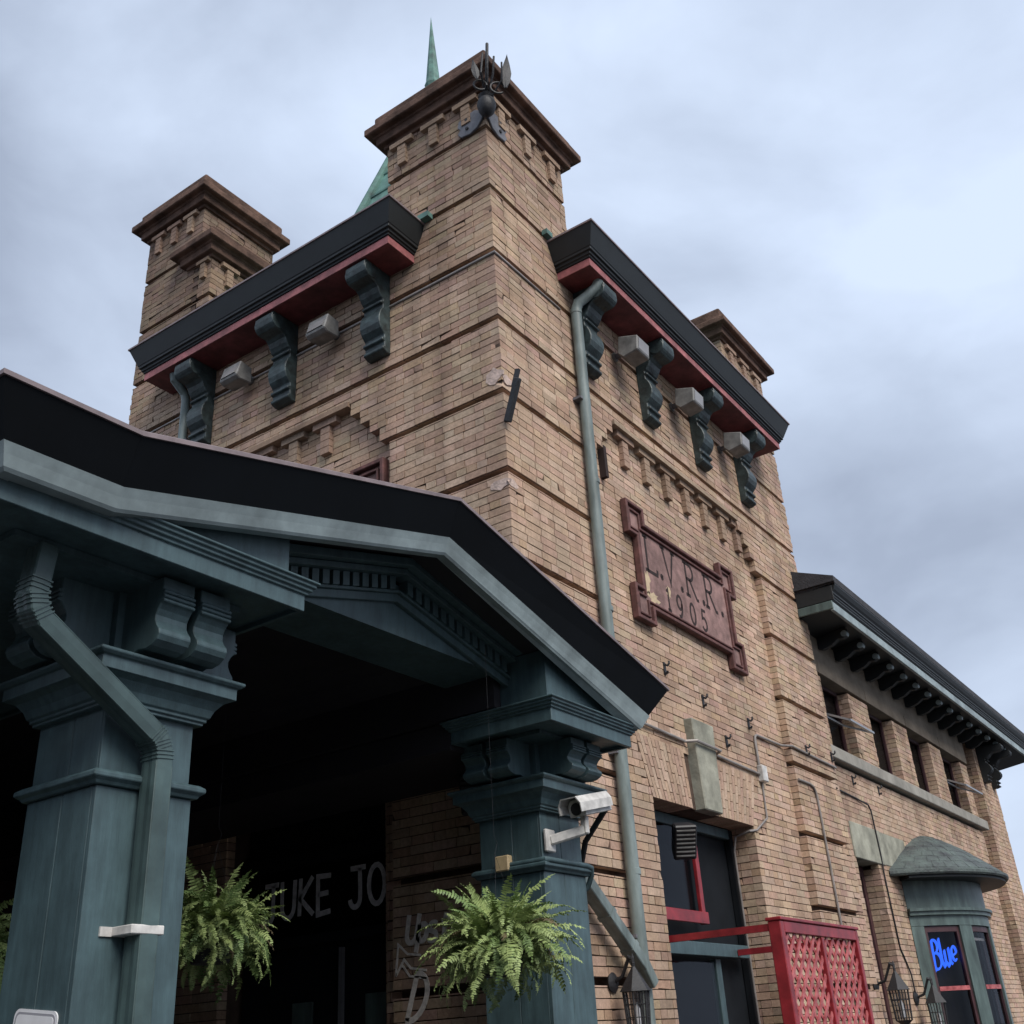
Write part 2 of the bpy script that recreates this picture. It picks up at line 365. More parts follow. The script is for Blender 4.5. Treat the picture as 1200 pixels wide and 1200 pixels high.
for q in ((.06, 1.6, .06, 1.44, 10, 11.5), (6.31, TW-.02, .06, 1.4, 10, 11.5), (.06, 1.28, 4.96, TD-.02, 10, 12.6), (.06, 1.58, 4.70, 4.958, 10, 11.5)): MB().box(*q).build('pier_core', 'mortar', tower)
def pier_cap(x0, x1, y0, y1, z, top=True):
    o = MB().ring([(-.05, z-.02), (.035, z-.02), (.035, z+.025), (.10, z+.03), (.10, z+.135), (.125, z+.14), (.125, z+.16), (.195, z+.165), (.205, z+.18), (.205, z+.265), (.19, z+.28), (0, z+.285)], x0, x1, y0, y1).build('pier_cap', 'cap_stone', tower, bevel=.008)
    if top: MB().ring([(.115, z+.285), (.115, z+.47), (.09, z+.50), (0, z+.52)], x0, x1, y0, y1).build('cap_block', 'cap_stone', o, bevel=.012)
    return o
pier_cap(0, 1.62, 0, 1.46, 11.47); pier_cap(6.25, TW, 0, 1.46, 11.47)
pier_cap(0, 1.25, 4.9, TD, 12.56); pier_cap(0, 1.55, 4.64, 5.1, 11.52, top=False)
MB().ring([(.1, 11.806), (.1, 11.95), (.0, 11.98)], 0, 1.5, 4.64, 4.88).build('cap_block', 'cap_stone', tower, bevel=.012)
# T-shaped brick corbels
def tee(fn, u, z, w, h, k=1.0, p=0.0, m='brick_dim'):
    t = MB(); bh = .075*k; s_ = .135*k
    t.prism([(-w/2, z-bh), (w/2, z-bh), (w/2, z), (-w/2, z)], lambda q, zz, d: fn(u+q, d, zz), p-.05, p+.06)
    n = max(3, round((h-bh)/.08)); c = (h-bh)/n
    for i in range(n):
        a, b = z-bh-c*(i+1), z-bh-c*i-.008
        t.prism([(-s_/2, a), (s_/2, a), (s_/2, b), (-s_/2, b)], lambda q, zz, d: fn(u+q, d, zz), p-.05, p+.045)
    t.build('corbel_tee', m, tower)
for i in range(7): tee(FR, 2.56+.53*i - (0 if i < 6 else .04), 8.00, .40, .42, p=-.1 + .02)
for i in range(5): tee(FL, 2.44+.50*i - (.0 if i < 4 else .02), 8.00, .36, .42, p=-.1 + .02)
for fn, us in ((FR, (.28, .81, 1.34)), (FL, (.25, .73, 1.21)), (FR, (6.55, 7.05, 7.55))):
    for u in us: tee(fn, u, 11.42, .34, .36, .9, p=0)
for u in (5.15, 5.5, 5.85): tee(FL, u, 12.55, .28, .34, .8, p=0)
tee(FL, 4.77, 11.5, .24, .3, .7); tee(lambda u, p, z: (u, 4.64-p, z), .3, 11.5, .3, .34, .8); tee(lambda u, p, z: (u, 4.64-p, z), .85, 11.5, .3, .34, .8)
# belt course under the corbelled wall
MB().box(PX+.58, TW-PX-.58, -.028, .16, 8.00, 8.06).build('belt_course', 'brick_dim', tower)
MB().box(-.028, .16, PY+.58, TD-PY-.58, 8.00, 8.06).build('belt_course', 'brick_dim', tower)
MB().box(1.65, 1.70, -.03, .1, 7.02, 7.38)  # (slot beside the pier is left to the wall)
MB().box(1.98, 2.04, .02, .11, 7.22, 7.62).build('wall_slot', 'lettering_dark', tower)
# flat brick arch over the right doorway, each brick a piece
def arch_brick(u0b, u1b, u0t, u1t, z0, z1):
    m = MB(); g_ = .0045
    pr = random.uniform(0, .004)
    m.prism([(u0b+g_, z0+g_), (u1b-g_, z0+g_), (u1t-g_, z1-g_), (u0t+g_, z1-g_)], lambda a, b, d: FR(a, d, b), -.40, -.095+pr)
    m.build('arch_brick', 'brick_single', tower)
nb = 36
def ua(i, z):
    t = (z-DRZ)/.62*.24; a, b = DR0-t, DR1+t; return a + (b-a)*i/nb
for i in range(nb):
    if 3.24 < (ua(i, 4.0)+ua(i+1, 4.0))/2 < 3.9: continue
    zs = [DRZ, DRZ+.21, DRZ+.42, DRZ+.62] if i % 2 else [DRZ, DRZ+.105, DRZ+.315, DRZ+.525, DRZ+.62]
    for a, b in zip(zs, zs[1:]): arch_brick(ua(i, a), ua(i+1, a), ua(i, b), ua(i+1, b), a, b)
MB().box(DR0-.2, DR1+.2, .12, .5, DRZ+.006, DRZ+.64).build('arch_backing', 'mortar', tower)
MB().prism([(3.35, DRZ-.005), (3.77, DRZ-.005), (3.83, 4.74), (3.29, 4.74)], lambda a, b, d: FR(a, d, b), -.15, .0).build('keystone', 'limestone', tower, bevel=.012)
# mortar scars at the corner
def patch(c, n, r, fn, seed):
    rr = random.Random(seed); m = MB(); pts = [(c[0]+r[0]*(.6+.5*rr.random())*math.cos(2*math.pi*i/n), c[1]+r[1]*(.6+.5*rr.random())*math.sin(2*math.pi*i/n)) for i in range(n)]
    m.prism(pts, lambda a, b, d: fn(a, d, b), -.01, .008); m.build('mortar_patch', 'mortar_patch', tower)
patch((.10, 7.55), 11, (.12, .10), FL, 3); patch((.08, 7.50), 11, (.10, .06), FR, 4); patch((.09, 6.33), 12, (.13, .06), FL, 5); patch((.06, 6.33), 12, (.09, .05), FR, 6)
# copper flashing where a band was repaired
MB().tube([(-.012, TD, 9.065), (-.012, -.012, 9.065), (1.25, -.012, 9.065)], .012, 6).build('flashing', 'conduit_grey', tower)

# eaves: red soffit box, black crown, consoles
def eave(axis, a0, a1):
    z = 9.50
    red = [(-.3, z+.10), (-.3, z), (.0, z), (.43, z), (.43, z+.105)]
    rt = [(.40, z-.012), (.437, z-.012), (.437, z+.10), (.40, z+.10)]
    blk = [(.30, z+.105), (.455, z+.105), (.455, z+.13), (.475, z+.135), (.475, z+.17), (.50, z+.175), (.50, z+.205), (.51, z+.215), (.60, z+.45), (.585, z+.455), (.0, z+.60)]
    lite = [(.602, z+.452), (.612, z+.452), (.612, z+.475), (.45, z+.50)]
    fn = (lambda m, pr: m.ring(pr, a0+.6, a1-.6, 0, .8)) if axis == 'R' else (lambda m, pr: m.ring(pr, 0, .8, a0+.6, a1-.6))
    e_ = fn(MB(), red).build('eave_soffit', 'soffit_red', tower, bevel=.006)
    fn(MB(), rt + [rt[0]]).build('eave_strip', 'red_trim', tower) if False else None
    r_ = MB(); kx = [[q for q in ((a0+.6-p, -p, zz), (a1-.6+p, -p, zz))] if axis == 'R' else [(-p, a0+.6-p, zz), (-p, a1-.6+p, zz)] for p, zz in ((.431, z+.002), (.440, z+.002), (.440, z+.10), (.431, z+.10))]
    r_.loft([[k[0] for k in kx], [k[1] for k in kx]]).build('eave_strip', 'red_trim', tower)
    ex = [[(a0+.6-p, -p, zz), (a0+.6-p, -.002, zz)] if axis == 'R' else [(-p, a0+.6-p, zz), (-.002, a0+.6-p, zz)] for p, zz in ((.431, z+.002), (.440, z+.002), (.440, z+.10), (.431, z+.10))]
    MB().loft([[k[0] for k in ex], [k[1] for k in ex]]).build('eave_strip', 'red_trim', tower)
    fn(MB(), blk).build('eave_crown', 'paint_dark', tower, bevel=.004)
    fn(MB(), lite).build('eave_drip_edge', 'roof_edge', tower)
eave('R', 1.12, 6.95); eave('L', .92, 5.37)
CON = [(0, 9.50), (.40, 9.50), (.425, 9.46), (.43, 9.40), (.415, 9.34), (.37, 9.29), (.30, 9.275), (.25, 9.27), (.21, 9.235), (.185, 9.18), (.15, 9.13), (.12, 9.11), (.12, 9.085), (.155, 9.08), (.155, 9.05), (.12, 9.045), (.12, 9.00), (.15, 8.96), (.175, 8.90), (.19, 8.83), (.185, 8.77), (.16, 8.71), (.125, 8.67), (.10, 8.645), (.10, 8.60), (.135, 8.595), (.135, 8.56), (.10, 8.55), (.095, 8.49), (.125, 8.485), (.125, 8.45), (.06, 8.42), (0, 8.42)]
def console(fn, u):
    m = MB(); m.prism(CON, lambda p, z, w: fn(u+w, p, z), -.145, .145); o = m.build('console', 'console_paint', tower, bevel=.008)
    v = MB(); v.lathe([(.0, -.155), (.095, -.155), (.10, -.15), (.10, .15), (.095, .155), (0, .155)], fn(u, .325, 9.385), 18, axis=fn(1, 0, 0)); v.build('scroll', 'console_paint', o, smooth=True)
for u in (1.74, 3.18, 4.64, 6.08): console(FR, u)
for u in (1.58, 3.03, 4.48): console(FL, u)
# copper roof, hip rolls and spire
rl = [(10.02, 3.75, 2.95), (10.5, 2.95, 2.3), (11.2, 1.95, 1.70), (12.5, 1.38, 1.27), (14.0, .94, .90), (15.6, .48, .46), (16.9, .17, .17)]
ctr = (3.6, 3.5)
def rr_(z, a, b): 
    t = min(1, (z-10)/2.2); cx, cy = 3.92+(3.6-3.92)*t, 3.05+(3.5-3.05)*t
    return [(cx-a, cy-b, z), (cx+a, cy-b, z), (cx+a, cy+b, z), (cx-a, cy+b, z)]
rf = MB().loft([rr_(*q) for q in rl]).build('roof', 'copper', tower)
for k in range(4): MB().tube([rr_(*q)[k] for q in rl], .085, 8).build('hip_roll', 'copper', rf, smooth=True)
for z, a, b in [(10.5+.55*i, 0, 0) for i in range(11)]:
    for (za, aa, ba), (zb, ab, bb) in zip(rl, rl[1:]):
        if za <= z < zb:
            t = (z-za)/(zb-za); MB().tube([(x, y, q+.01) for x, y, q in rr_(z, aa+(ab-aa)*t, ba+(bb-ba)*t)]+[rr_(z, aa+(ab-aa)*t, ba+(bb-ba)*t)[0]], .028, 6).build('seam_roll', 'copper', rf)
MB().lathe([(.24, 16.7), (.22, 16.95), (.13, 17.1), (.16, 17.2), (.13, 17.3), (.0, 19.05)], (*ctr, 0), 8).build('spire', 'copper', tower)
for a, b in (((.62, -.06, 10.0), (1.15, .06, 10.13)),): MB().box(1.02, 1.14, -.07, .0, 10.0, 10.07).build('flashing', 'copper', tower)
MB().box(-.09, 0, .80, .95, 9.98, 10.05).build('flashing', 'copper', tower)

# plaque
def plaque_poly(a):            # ears at the four corners; a = inset
    X0, X1, Zb, Zt, e1, i1 = 2.35, 5.20, 5.65, 7.11, .43, .19
    X0 += a; X1 -= a; Zb += a; Zt -= a; e1 -= 2*a*.0+2*a
    q = i1; P = [(X0, Zt-e1), (X0, Zt), (X0+e1, Zt), (X0+e1, Zt-q), (X1-e1, Zt-q), (X1-e1, Zt), (X1, Zt), (X1, Zt-e1), (X1-q, Zt-e1), (X1-q, Zb+e1), (X1, Zb+e1), (X1, Zb), (X1-e1, Zb), (X1-e1, Zb+q), (X0+e1, Zb+q), (X0+e1, Zb), (X0, Zb), (X0, Zb+e1), (X0+q, Zb+e1), (X0+q, Zt-e1)]
    return P
def ribbon(m, pts, w, fn, t0, t1, closed=False):
    n = len(pts); L_, R2 = [], []
    for i in range(n):
        p = Vector(pts[i])
        a = Vector(pts[i-1]) if (i or closed) else None; b = Vector(pts[(i+1) % n]) if (i < n-1 or closed) else None
        d0 = (p-a).normalized() if a is not None else None; d1 = (b-p).normalized() if b is not None else None
        if d0 is None: d0 = d1
        if d1 is None: d1 = d0
        nn = Vector((-(d0.y+d1.y), d0.x+d1.x)); 
        if nn.length < 1e-6: nn = Vector((-d0.y, d0.x))
        nn.normalize(); k = 1/max(.45, nn.dot(Vector((-d0.y, d0.x))))
        L_.append(p+nn*w/2*k); R2.append(p-nn*w/2*k)
    ring = [[fn(l.x, t1, l.y), fn(r.x, t1, r.y), fn(r.x, t0, r.y), fn(l.x, t0, l.y)] for l, r in zip(L_, R2)]
    if closed: ring.append(ring[0])
    return m.loft(ring, caps=not closed)
pq = MB().prism(plaque_poly(.03), lambda a, b, d: FR(a, d, b), -.14, -.055).build('plaque', 'brownstone', tower)
ribbon(MB(), plaque_poly(.03), .045, FR, -.09, -.01, True).build('plaque_frame', 'plaque_frame', pq, bevel=.008)
ribbon(MB(), plaque_poly(.10), .026, FR, -.09, -.03, True).build('plaque_frame', 'plaque_frame', pq, bevel=.006)
def circ(cx, cy, rx, ry, a0, a1, n=12): return [(cx+rx*math.cos(R_(a0+(a1-a0)*i/n)), cy+ry*math.sin(R_(a0+(a1-a0)*i/n))) for i in range(n+1)]
GL = {
 'L': [[(.15,1),(.15,0)],[(.15,0),(.75,0),(.78,.16)],[(.0,1),(.3,1)],[(0,0),(.2,0)]],
 'V': [[(.1,1),(.45,0),(.8,1)],[(-.03,1),(.24,1)],[(.68,1),(.94,1)]],
 'R': [[(.15,0),(.15,1)],[(.0,1),(.4,1)]+circ(.4,.76,.27,.24,90,-90)+[(.15,.52)],[(.38,.52),(.78,0),(.92,0)],[(0,0),(.3,0)]],
 '1': [[(.3,0),(.3,1),(.14,.86)],[(.12,0),(.48,0)]],
 '9': [circ(.38,.68,.27,.32,0,360,16),[(.65,.68),(.62,.3),(.42,0),(.2,.0)]],
 '0': [circ(.38,.5,.29,.5,0,360,20)],
 '5': [[(.66,1),(.24,1),(.18,.58)]+circ(.36,.31,.30,.31,110,-150)],
 '.': [circ(.1,.05,.045,.045,0,360,8)],
 'J': [[(.1,1),(.75,1)],[(.5,1),(.52,.3)]+circ(.3,.25,.22,.25,0,-170)],
 'U': [[(.1,1),(.12,.35)]+circ(.4,.3,.28,.3,180,360)+[(.7,1)]],
 'K': [[(.15,1),(.12,0)],[(.7,1),(.15,.45),(.75,0)]],
 'E': [[(.7,.98),(.12,1),(.14,0),(.7,.05)],[(.14,.52),(.6,.54)]],
 'O': [circ(.4,.5,.33,.5,0,360,18)],
 'p': [[(.15,.6),(.12,-.35)],[(.14,.5)]+circ(.36,.32,.24,.3,150,-150)],
 's': [circ(.3,.46,.2,.16,40,220)+circ(.3,.15,.22,.16,60,-150)],
 't': [[(.3,.9),(.3,.1),(.5,.02)],[(.1,.62),(.55,.62)]],
 'a': [circ(.33,.3,.23,.3,0,360,14),[(.57,.6),(.57,0)]],
 'i': [[(.2,.6),(.2,0)],[(.2,.82),(.2,.88)]],
 'r': [[(.15,.6),(.15,0)],[(.15,.4)]+circ(.35,.4,.2,.2,170,60)],
 'D': [[(.15,0),(.2,1)]+circ(.25,.5,.45,.5,90,-90)+[(.1,0)]],
}
def text(parent, s, fn, u, z, h, w, m, t0, t1, adv=.9, slant=0, flip=1, slope=0, jit=0):
    for ch in s:
        if ch == ' ': u += flip*h*.55; continue
        me = MB(); dz = random.uniform(-jit, jit); wd = .45 if ch in '.1i' else adv
        for pl in GL[ch]:
            pts = [(u+flip*h*(x*.85+slant*y), z+dz+y*h) for x, y in pl]
            ribbon(me, pts, w, fn, t0, t1)
        me.build('letter', m, parent); u += flip*h*wd; z += slope*h*wd
for ch, u in (('L', 2.74), ('.', 3.09), ('V', 3.18), ('.', 3.60), ('R', 3.74), ('.', 4.18), ('R', 4.27), ('.', 4.71)):
    text(pq, ch, FR, u, 6.35, .43, .042, 'lettering_dark', -.09, -.0525)  # dark strokes stand in for the shade inside incised letters
for ch, u in (('1', 3.16), ('9', 3.42), ('0', 3.76), ('5', 4.06)): text(pq, ch, FR, u, 5.99, .26, .036, 'lettering_dark', -.09, -.0525)
def scar(c, r, seed):
    rr = random.Random(seed); n = 17; m = MB()
    m.prism([(c[0]+r[0]*(.45+.7*rr.random())*math.cos(2*math.pi*i/n), c[1]+r[1]*(.45+.7*rr.random())*math.sin(2*math.pi*i/n)) for i in range(n)], lambda a, b, d: FR(a, d, b), -.09, -.0535); m.build('plaque_scar', 'plaque_scar', pq)
scar((2.72, 6.18), (.11, .20), 1); scar((2.84, 6.02), (.15, .09), 2); scar((3.24, 6.22), (.07, .09), 5)
# terracotta panel frame on the left face
MB().prism([(1.56, 6.0), (2.02, 6.0), (2.02, 7.19), (1.56, 7.19)], lambda a, b, d: FL(a, d, b), -.14, -.06).build('panel', 'brownstone', tower)
ribbon(MB(), [(1.58, 6.0), (2.0, 6.0), (2.0, 7.17), (1.58, 7.17)], .05, FL, -.09, -.0, True).build('panel_frame', 'plaque_frame', tower, bevel=.008)
ribbon(MB(), [(1.66, 6.08), (1.92, 6.08), (1.92, 7.09), (1.66, 7.09)], .03, FL, -.09, -.02, True).build('panel_frame', 'plaque_frame', tower, bevel=.006)

# right doorway: dark frame, red bars, transom
dw = MB(); dw.box(DR0, DR1, .46, .50, 0, DRZ); dw = dw.build('doorway', 'dark_paint', tower)
fr = lambda x0, x1, y0, y1, z0, z1, m, n: MB().box(x0, x1, y0, y1, z0, z1).build(n, m, dw, bevel=.006)
fr(DR0, DR0+.09, .38, .455, 0, DRZ-.01, 'dark_paint', 'jamb'); fr(DR1-.09, DR1-.002, .38, .455, 0, DRZ-.01, 'dark_paint', 'jamb'); fr(DR0+.1, DR1-.1, .38, .455, DRZ-.12, DRZ-.01, 'paint', 'head')
fr(3.62, 3.70, .33, .375, 2.66, DRZ-.13, 'red_paint', 'mullion'); fr(DR0+.09, 3.70, .30, .325, 2.66, 2.78, 'red_paint', 'transom_bar')
fr(DR0+.1, 4.6, .30, .375, 2.35, 2.48, 'paint', 'transom'); fr(3.9, 4.02, .385, .455, 0, 2.34, 'paint', 'door_stile')
MB().box(DR0+.1, 3.61, .40, .41, 2.80, DRZ-.13).build('pane', 'glass', dw)
MB().box(DR0+.1, 3.88, .40, .41, .2, 2.30).build('pane', 'glass', dw)
# left doorway under the porch: dark boards, lettered glass, bright door edge
dl = MB().box(.40, .44, DL0, DL1, 0, DLZ).build('doorway', 'dark_paint', tower)
MB().box(.30, .36, DL0, DL1, 3.3, 3.42).build('rail', 'dark_paint', dl); MB().box(.30, .36, DL0, DL1, 2.58, 2.66).build('rail', 'dark_paint', dl)
MB().box(.29, .33, 2.32, 2.36, .2, 2.52).build('door_edge', 'steel', dl)
MB().box(.345, .352, DL0, DL1, 2.68, 3.28).build('pane', 'glass', dl)
MB().box(.36, .38, 1.80, 2.10, 1.75, 2.12).build('poster', 'bay_paint', dl); MB().box(.36, .38, 2.75, 3.0, 1.7, 2.1).build('poster', 'bay_paint', dl)
text(dl, 'JUKE JO', lambda u, p, z: (.34-p, u, z), 3.43, 2.83, .34, .048, 'chalk_grey', 0, .004, adv=.695, flip=-1, slope=.02, jit=.01)
text(tower, 'Upstairs', FL, 1.34, 2.44, .22, .042, 'chalk', 0, .007, adv=.55, flip=-1, slant=.2)
text(tower, 'D', FL, 1.36, 1.86, .34, .045, 'chalk', 0, .007, flip=-1, slant=.3)
ar = MB(); ribbon(ar, [(1.43, 2.20), (1.40, 2.44), (1.30, 2.36), (1.16, 2.34)], .018, FL, 0, .007); ribbon(ar, [(1.43, 2.20), (1.34, 2.32), (1.27, 2.25), (1.1, 2.22)], .018, FL, 0, .007); ribbon(ar, [(1.36, 2.28), (1.28, 2.19), (1.1, 2.16)], .016, FL, 0, .007)
ar.build('painted_arrow', 'chalk', tower)

# ================================================================ brick wing
WY = .15
wing = thing('brick_wing', 'long two storey buff brick wing with row of small upper windows and deep eave', 'building', (13.5, 3, 0))
FW = lambda u, p, z: (u, WY-p, z)
WIN = [(8.40, 9.62), (10.57, 11.88), (12.75, 14.12), (14.95, 16.38)]; WZ0, WZ1 = 5.30, 6.46
def ivW(z):
    h = [(16.95, 17.65)]
    if WZ0-.2 < z < WZ0: h.append((7.85, 17.2))
    if WZ0 < z < WZ1: h += WIN
    if z > WZ1: h.append((7.85, 16.95))
    if z < 3.75: h.append((8.45, 9.42))
    if 3.75 < z < 4.28: h.append((8.40, 11.0))
    if z < 3.55: h.append((10.42, 13.48))
    r = [(a, b, 0 if b < 17 or a < 16.9 else .06, 0, 0, 0) for a, b in minus(7.86, 19.15, h)]
    r.append((16.95, 17.65, -.30, 0, 0, 0)); return r
BW = Bricks()
pickW = lambda u, z, p: p == 0 and u < 12.6 and 4.3 < z < 5.1
BW.face(FW, 0, 7.05, ivW, dep=.12, picker=pickW, grooves=False)
for a, b in WIN: BW.face(lambda u, p, z, b=b: (b-p, u, z), WZ0, WZ1, lambda z: [(WY+.124, WY+.36, 0, 0, 0, 0)], grooves=False)
BW.face(lambda u, p, z: (9.42-p, u, z), 0, 3.75, lambda z: [(WY+.124, WY+.36, 0, 0, 0, 0)], grooves=False, tint=.9)
BW.face(lambda u, p, z: (17.65-p, u, z), 0, 7.05, lambda z: [(WY+.064, WY+.3, 0, 0, 0, 0)], grooves=False, tint=.8)
BW.build(wing)
wc = MB(); wc.box(7.9, 19.05, WY+.55, 6, 0, 7.05)
for a, b in ((7.9, 8.40), (9.62, 10.57), (11.88, 12.75), (14.12, 14.95), (16.38, 16.95)): wc.box(a+.13 if a > 8 else a, b-.13 if b > 8.5 else b-.13, WY+.13, WY+.56, WZ0-.2, 7.05)
wc.box(17.8, 19.05, WY+.1, WY+.56, 0, 7.05); wc.box(9.56, 10.3, WY+.13, WY+.56, 0, 5.1); wc.box(13.55, 16.9, WY+.13, WY+.56, 0, 5.1)
wc.build('wall_core', 'mortar', wing)
MB().box(7.86, 16.95, WY-.03, WY+.4, WZ1+.004, 7.06).build('frieze', 'stone_frieze', wing, bevel=.006)
for a, b in WIN: MB().box(a-.09, b+.09, WY-.038, WY+.3, WZ1-.002, WZ1+.20).build('lintel', 'stone_frieze', wing, bevel=.006)
MB().box(7.9, 17.18, WY-.10, WY+.35, WZ0-.19, WZ0-.002).build('sill', 'sill_stone', wing, bevel=.012)
MB().box(8.42, 9.75, WY-.02, WY+.36, 3.76, 4.27).build('lintel', 'limestone', wing, bevel=.01); MB().box(9.765, 10.98, WY-.012, WY+.3, 3.77, 4.26).build('lintel', 'limestone', wing, bevel=.01)
for i, (a, b) in enumerate(WIN):
    w = MB().box(a, b, WY+.24, WY+.27, WZ0, WZ1).build('window', 'black_plastic', wing)
    for x0, x1, z0, z1 in ((a, a+.06, WZ0, WZ1), (b-.06, b, WZ0, WZ1), (a+.06, b-.06, WZ1-.06, WZ1), (a+.06, b-.06, WZ0, WZ0+.06)):
        MB().box(x0, x1, WY+.17, WY+.235, z0, z1).build('frame', 'window_frame', w)
    MB().box(a+.06, b-.06, WY+.20, WY+.21, WZ0+.06, WZ1-.06).build('pane', 'glass', w)
    if i in (1, 2):
        MB().box((a+b)/2-.25, (a+b)/2-.2, WY+.15, WY+.19, WZ0+.06, WZ1-.06).build('mullion', 'window_frame', w); MB().box(a+.1, a+.14, WY+.15, WY+.19, WZ0+.06, WZ1-.06).build('mullion', 'window_frame', w)
    else:
        s_ = MB(); zt, zb = WZ0+.62, WZ0+.40; y0, y1 = WY+.16, WY-.30
        for (p, q) in (((a+.07, y0, zt), (b-.07, y0, zt)), ((a+.07, y1, zb), (b-.07, y1, zb)), ((a+.07, y0, zt), (a+.07, y1, zb)), ((b-.07, y0, zt), (b-.07, y1, zb))): s_.obox(p, q, .035, .03)
        sh = s_.build('open_sash', 'steel', w, label='top-hung sash pushed open')
        MB().add([(a+.07, y0, zt), (b-.07, y0, zt), (b-.07, y1, zb), (a+.07, y1, zb)], [(0,1,2,3)]).build('pane', 'glass', sh)
# narrow window beside the bay
nw = MB().box(8.45, 9.42, WY+.34, WY+.38, .3, 3.75).build('window', 'black_plastic', wing)
MB().box(8.47, 8.58, WY+.24, WY+.335, .3, 3.75).build('frame', 'window_frame', nw); MB().box(9.30, 9.41, WY+.24, WY+.335, .3, 3.75).build('frame', 'window_frame', nw); MB().box(8.58, 9.30, WY+.24, WY+.335, 3.6, 3.75).build('frame', 'window_frame', nw); MB().box(8.58, 9.30, WY+.28, WY+.29, .3, 3.6).build('pane', 'glass', nw)
# eave, gutter, rafter brackets, roof
EX0, EX1, EY = 7.52, 21.3, -.55
soff = MB(); soff.add([(EX0+.05, EY+.05, 7.16), (EX1, EY+.05, 7.16), (EX1, WY+.2, 7.04), (EX0+.05, WY+.2, 7.04), (EX0+.05, EY+.05, 7.22), (EX1, EY+.05, 7.22), (EX1, WY+.2, 7.22), (EX0+.05, WY+.2, 7.22)], [(0,3,2,1),(4,5,6,7),(0,1,5,4),(1,2,6,5),(2,3,7,6),(3,0,4,7)])
soff.build('soffit', 'paint_dark', wing)
MB().box(EX0+.02, EX1, EY+.02, EY+.07, 7.08, 7.22).build('eave_board', 'paint_trim', wing, bevel=.006)
gp = [(0, 7.225), (.02, 7.225), (.05, 7.26), (.05, 7.29), (.06, 7.30), (.06, 7.33), (.075, 7.34), (.075, 7.37), (.10, 7.40), (.13, 7.46), (.13, 7.48), (.12, 7.485), (.12, 7.46), (0, 7.46)]
MB().prism(gp, lambda p, z, x: (x, EY+.06-p, z), EX0+.01, EX1+.02).build('gutter', 'paint_dark', wing)
MB().prism([(EY-.07, 7.49), (EY-.07, 7.60), (3.2, 9.1), (6.2, 7.9), (6.2, 7.3), (EY+.3, 7.225), (EY+.3, 7.465)], lambda y, z, x: (x, y, z), EX0+.0, EX1+.05).build('roof', 'shingle', wing)
MB().box(EX0-.03, EX0-.003, EY+.01, -.0, 7.09, 7.22).build('eave_end', 'bay_paint', wing, bevel=.01); MB().box(EX0-.015, EX0-.003, EY-.02, -.0, 7.23, 7.46).build('eave_end', 'paint_dark', wing, bevel=.01); MB().box(EX0-.05, EX0-.003, EY-.08, -.0, 7.50, 7.55).build('eave_end', 'shingle', wing)
for i in range(15):
    x = 8.55+i*.74
    if x > 19.0: break
    pr = [(WY, 7.06), (WY, 6.90), (WY-.10, 6.86), (WY-.25, 6.90), (WY-.36, 6.97), (WY-.44, 6.96), (WY-.50, 6.99), (WY-.52, 7.06), (WY-.50, 7.12), (WY-.3, 7.10)]
    o = MB().prism(pr, lambda y, z, w: (x+w, y, z), -.05, .05).build('rafter_bracket', 'paint_dark', wing)
    MB().lathe([(0, -.053), (.048, -.053), (.05, -.05), (.05, .05), (.048, .053), (0, .053)], (x, WY-.47, 7.03), 14, axis=(1,0,0)).build('scroll', 'paint_trim', o, smooth=True)
for x in (18.05, 18.85):
    MB().prism([(p*1.3, 6.99+(z-9.50)*.72) for p, z in CON], lambda p, z, w: (x+w, WY-.06-p, z), -.1, .1).build('console', 'paint_dark', wing, bevel=.008)
MB().box(7.83, 7.95, -.02, .1, 7.60, 7.86).build('flashing', 'steel', wing)

# ================================================================ bay window (part of the wing)
BC, BR = (11.95, 1.40), 2.0
def bp(th, r, z): return (BC[0]+r*math.sin(R_(th)), BC[1]-r*math.cos(R_(th)), z)
def shell(r0, r1, t0, t1, z0, z1, n=None):
    n = n or max(2, int(abs(t1-t0)/4)); m = MB()
    return m.loft([[bp(t0+(t1-t0)*i/n, r1, z0), bp(t0+(t1-t0)*i/n, r1, z1), bp(t0+(t1-t0)*i/n, r0, z1), bp(t0+(t1-t0)*i/n, r0, z0)] for i in range(n+1)])
bay = shell(BR-.12, BR, -51, 51, 3.14, 3.62).build('bay_window', 'bay_paint', wing, smooth=True)
shell(BR-.1, BR+.05, -51, 51, 3.08, 3.135).build('cornice', 'bay_paint', bay, smooth=True); shell(BR-.1, BR+.085, -51, 51, 3.137, 3.18).build('cornice', 'bay_paint', bay, smooth=True)
shell(BR-.12, BR, -51, 51, 2.93, 3.078).build('head', 'bay_paint', bay, smooth=True); shell(BR-.12, BR, -51, 51, 0, .75).build('apron', 'bay_paint', bay, smooth=True)
shell(BR-.1, BR+.08, -51, 51, .755, .83).build('sill', 'bay_paint', bay, smooth=True)
for t0, t1 in ((-51, -45.2), (-26, -17.5), (4, 12), (32, 51)): shell(BR-.12, BR, t0, t1, .84, 2.925).build('mullion', 'bay_paint', bay, smooth=True)
for t0, t1 in ((-45.2, -26), (-17.5, 4), (12, 32)):
    s_ = shell(BR-.09, BR-.03, t0, t0+1.6, .84, 2.92).build('sash', 'window_frame', bay)
    shell(BR-.09, BR-.03, t1-1.6, t1, .84, 2.92).build('stile', 'window_frame', s_); shell(BR-.09, BR-.03, t0+1.6, t1-1.6, 2.84, 2.92).build('rail', 'window_frame', s_)
    shell(BR-.085, BR-.02, t0+1.6, t1-1.6, 2.02, 2.08).build('rail', 'lattice_red', s_); shell(BR-.065, BR-.058, t0+1.6, t1-1.6, .84, 2.84).build('pane', 'glass', s_)
shell(1.70, 1.72, -51, 51, .1, 3.5).build('interior', 'black_plastic', bay)
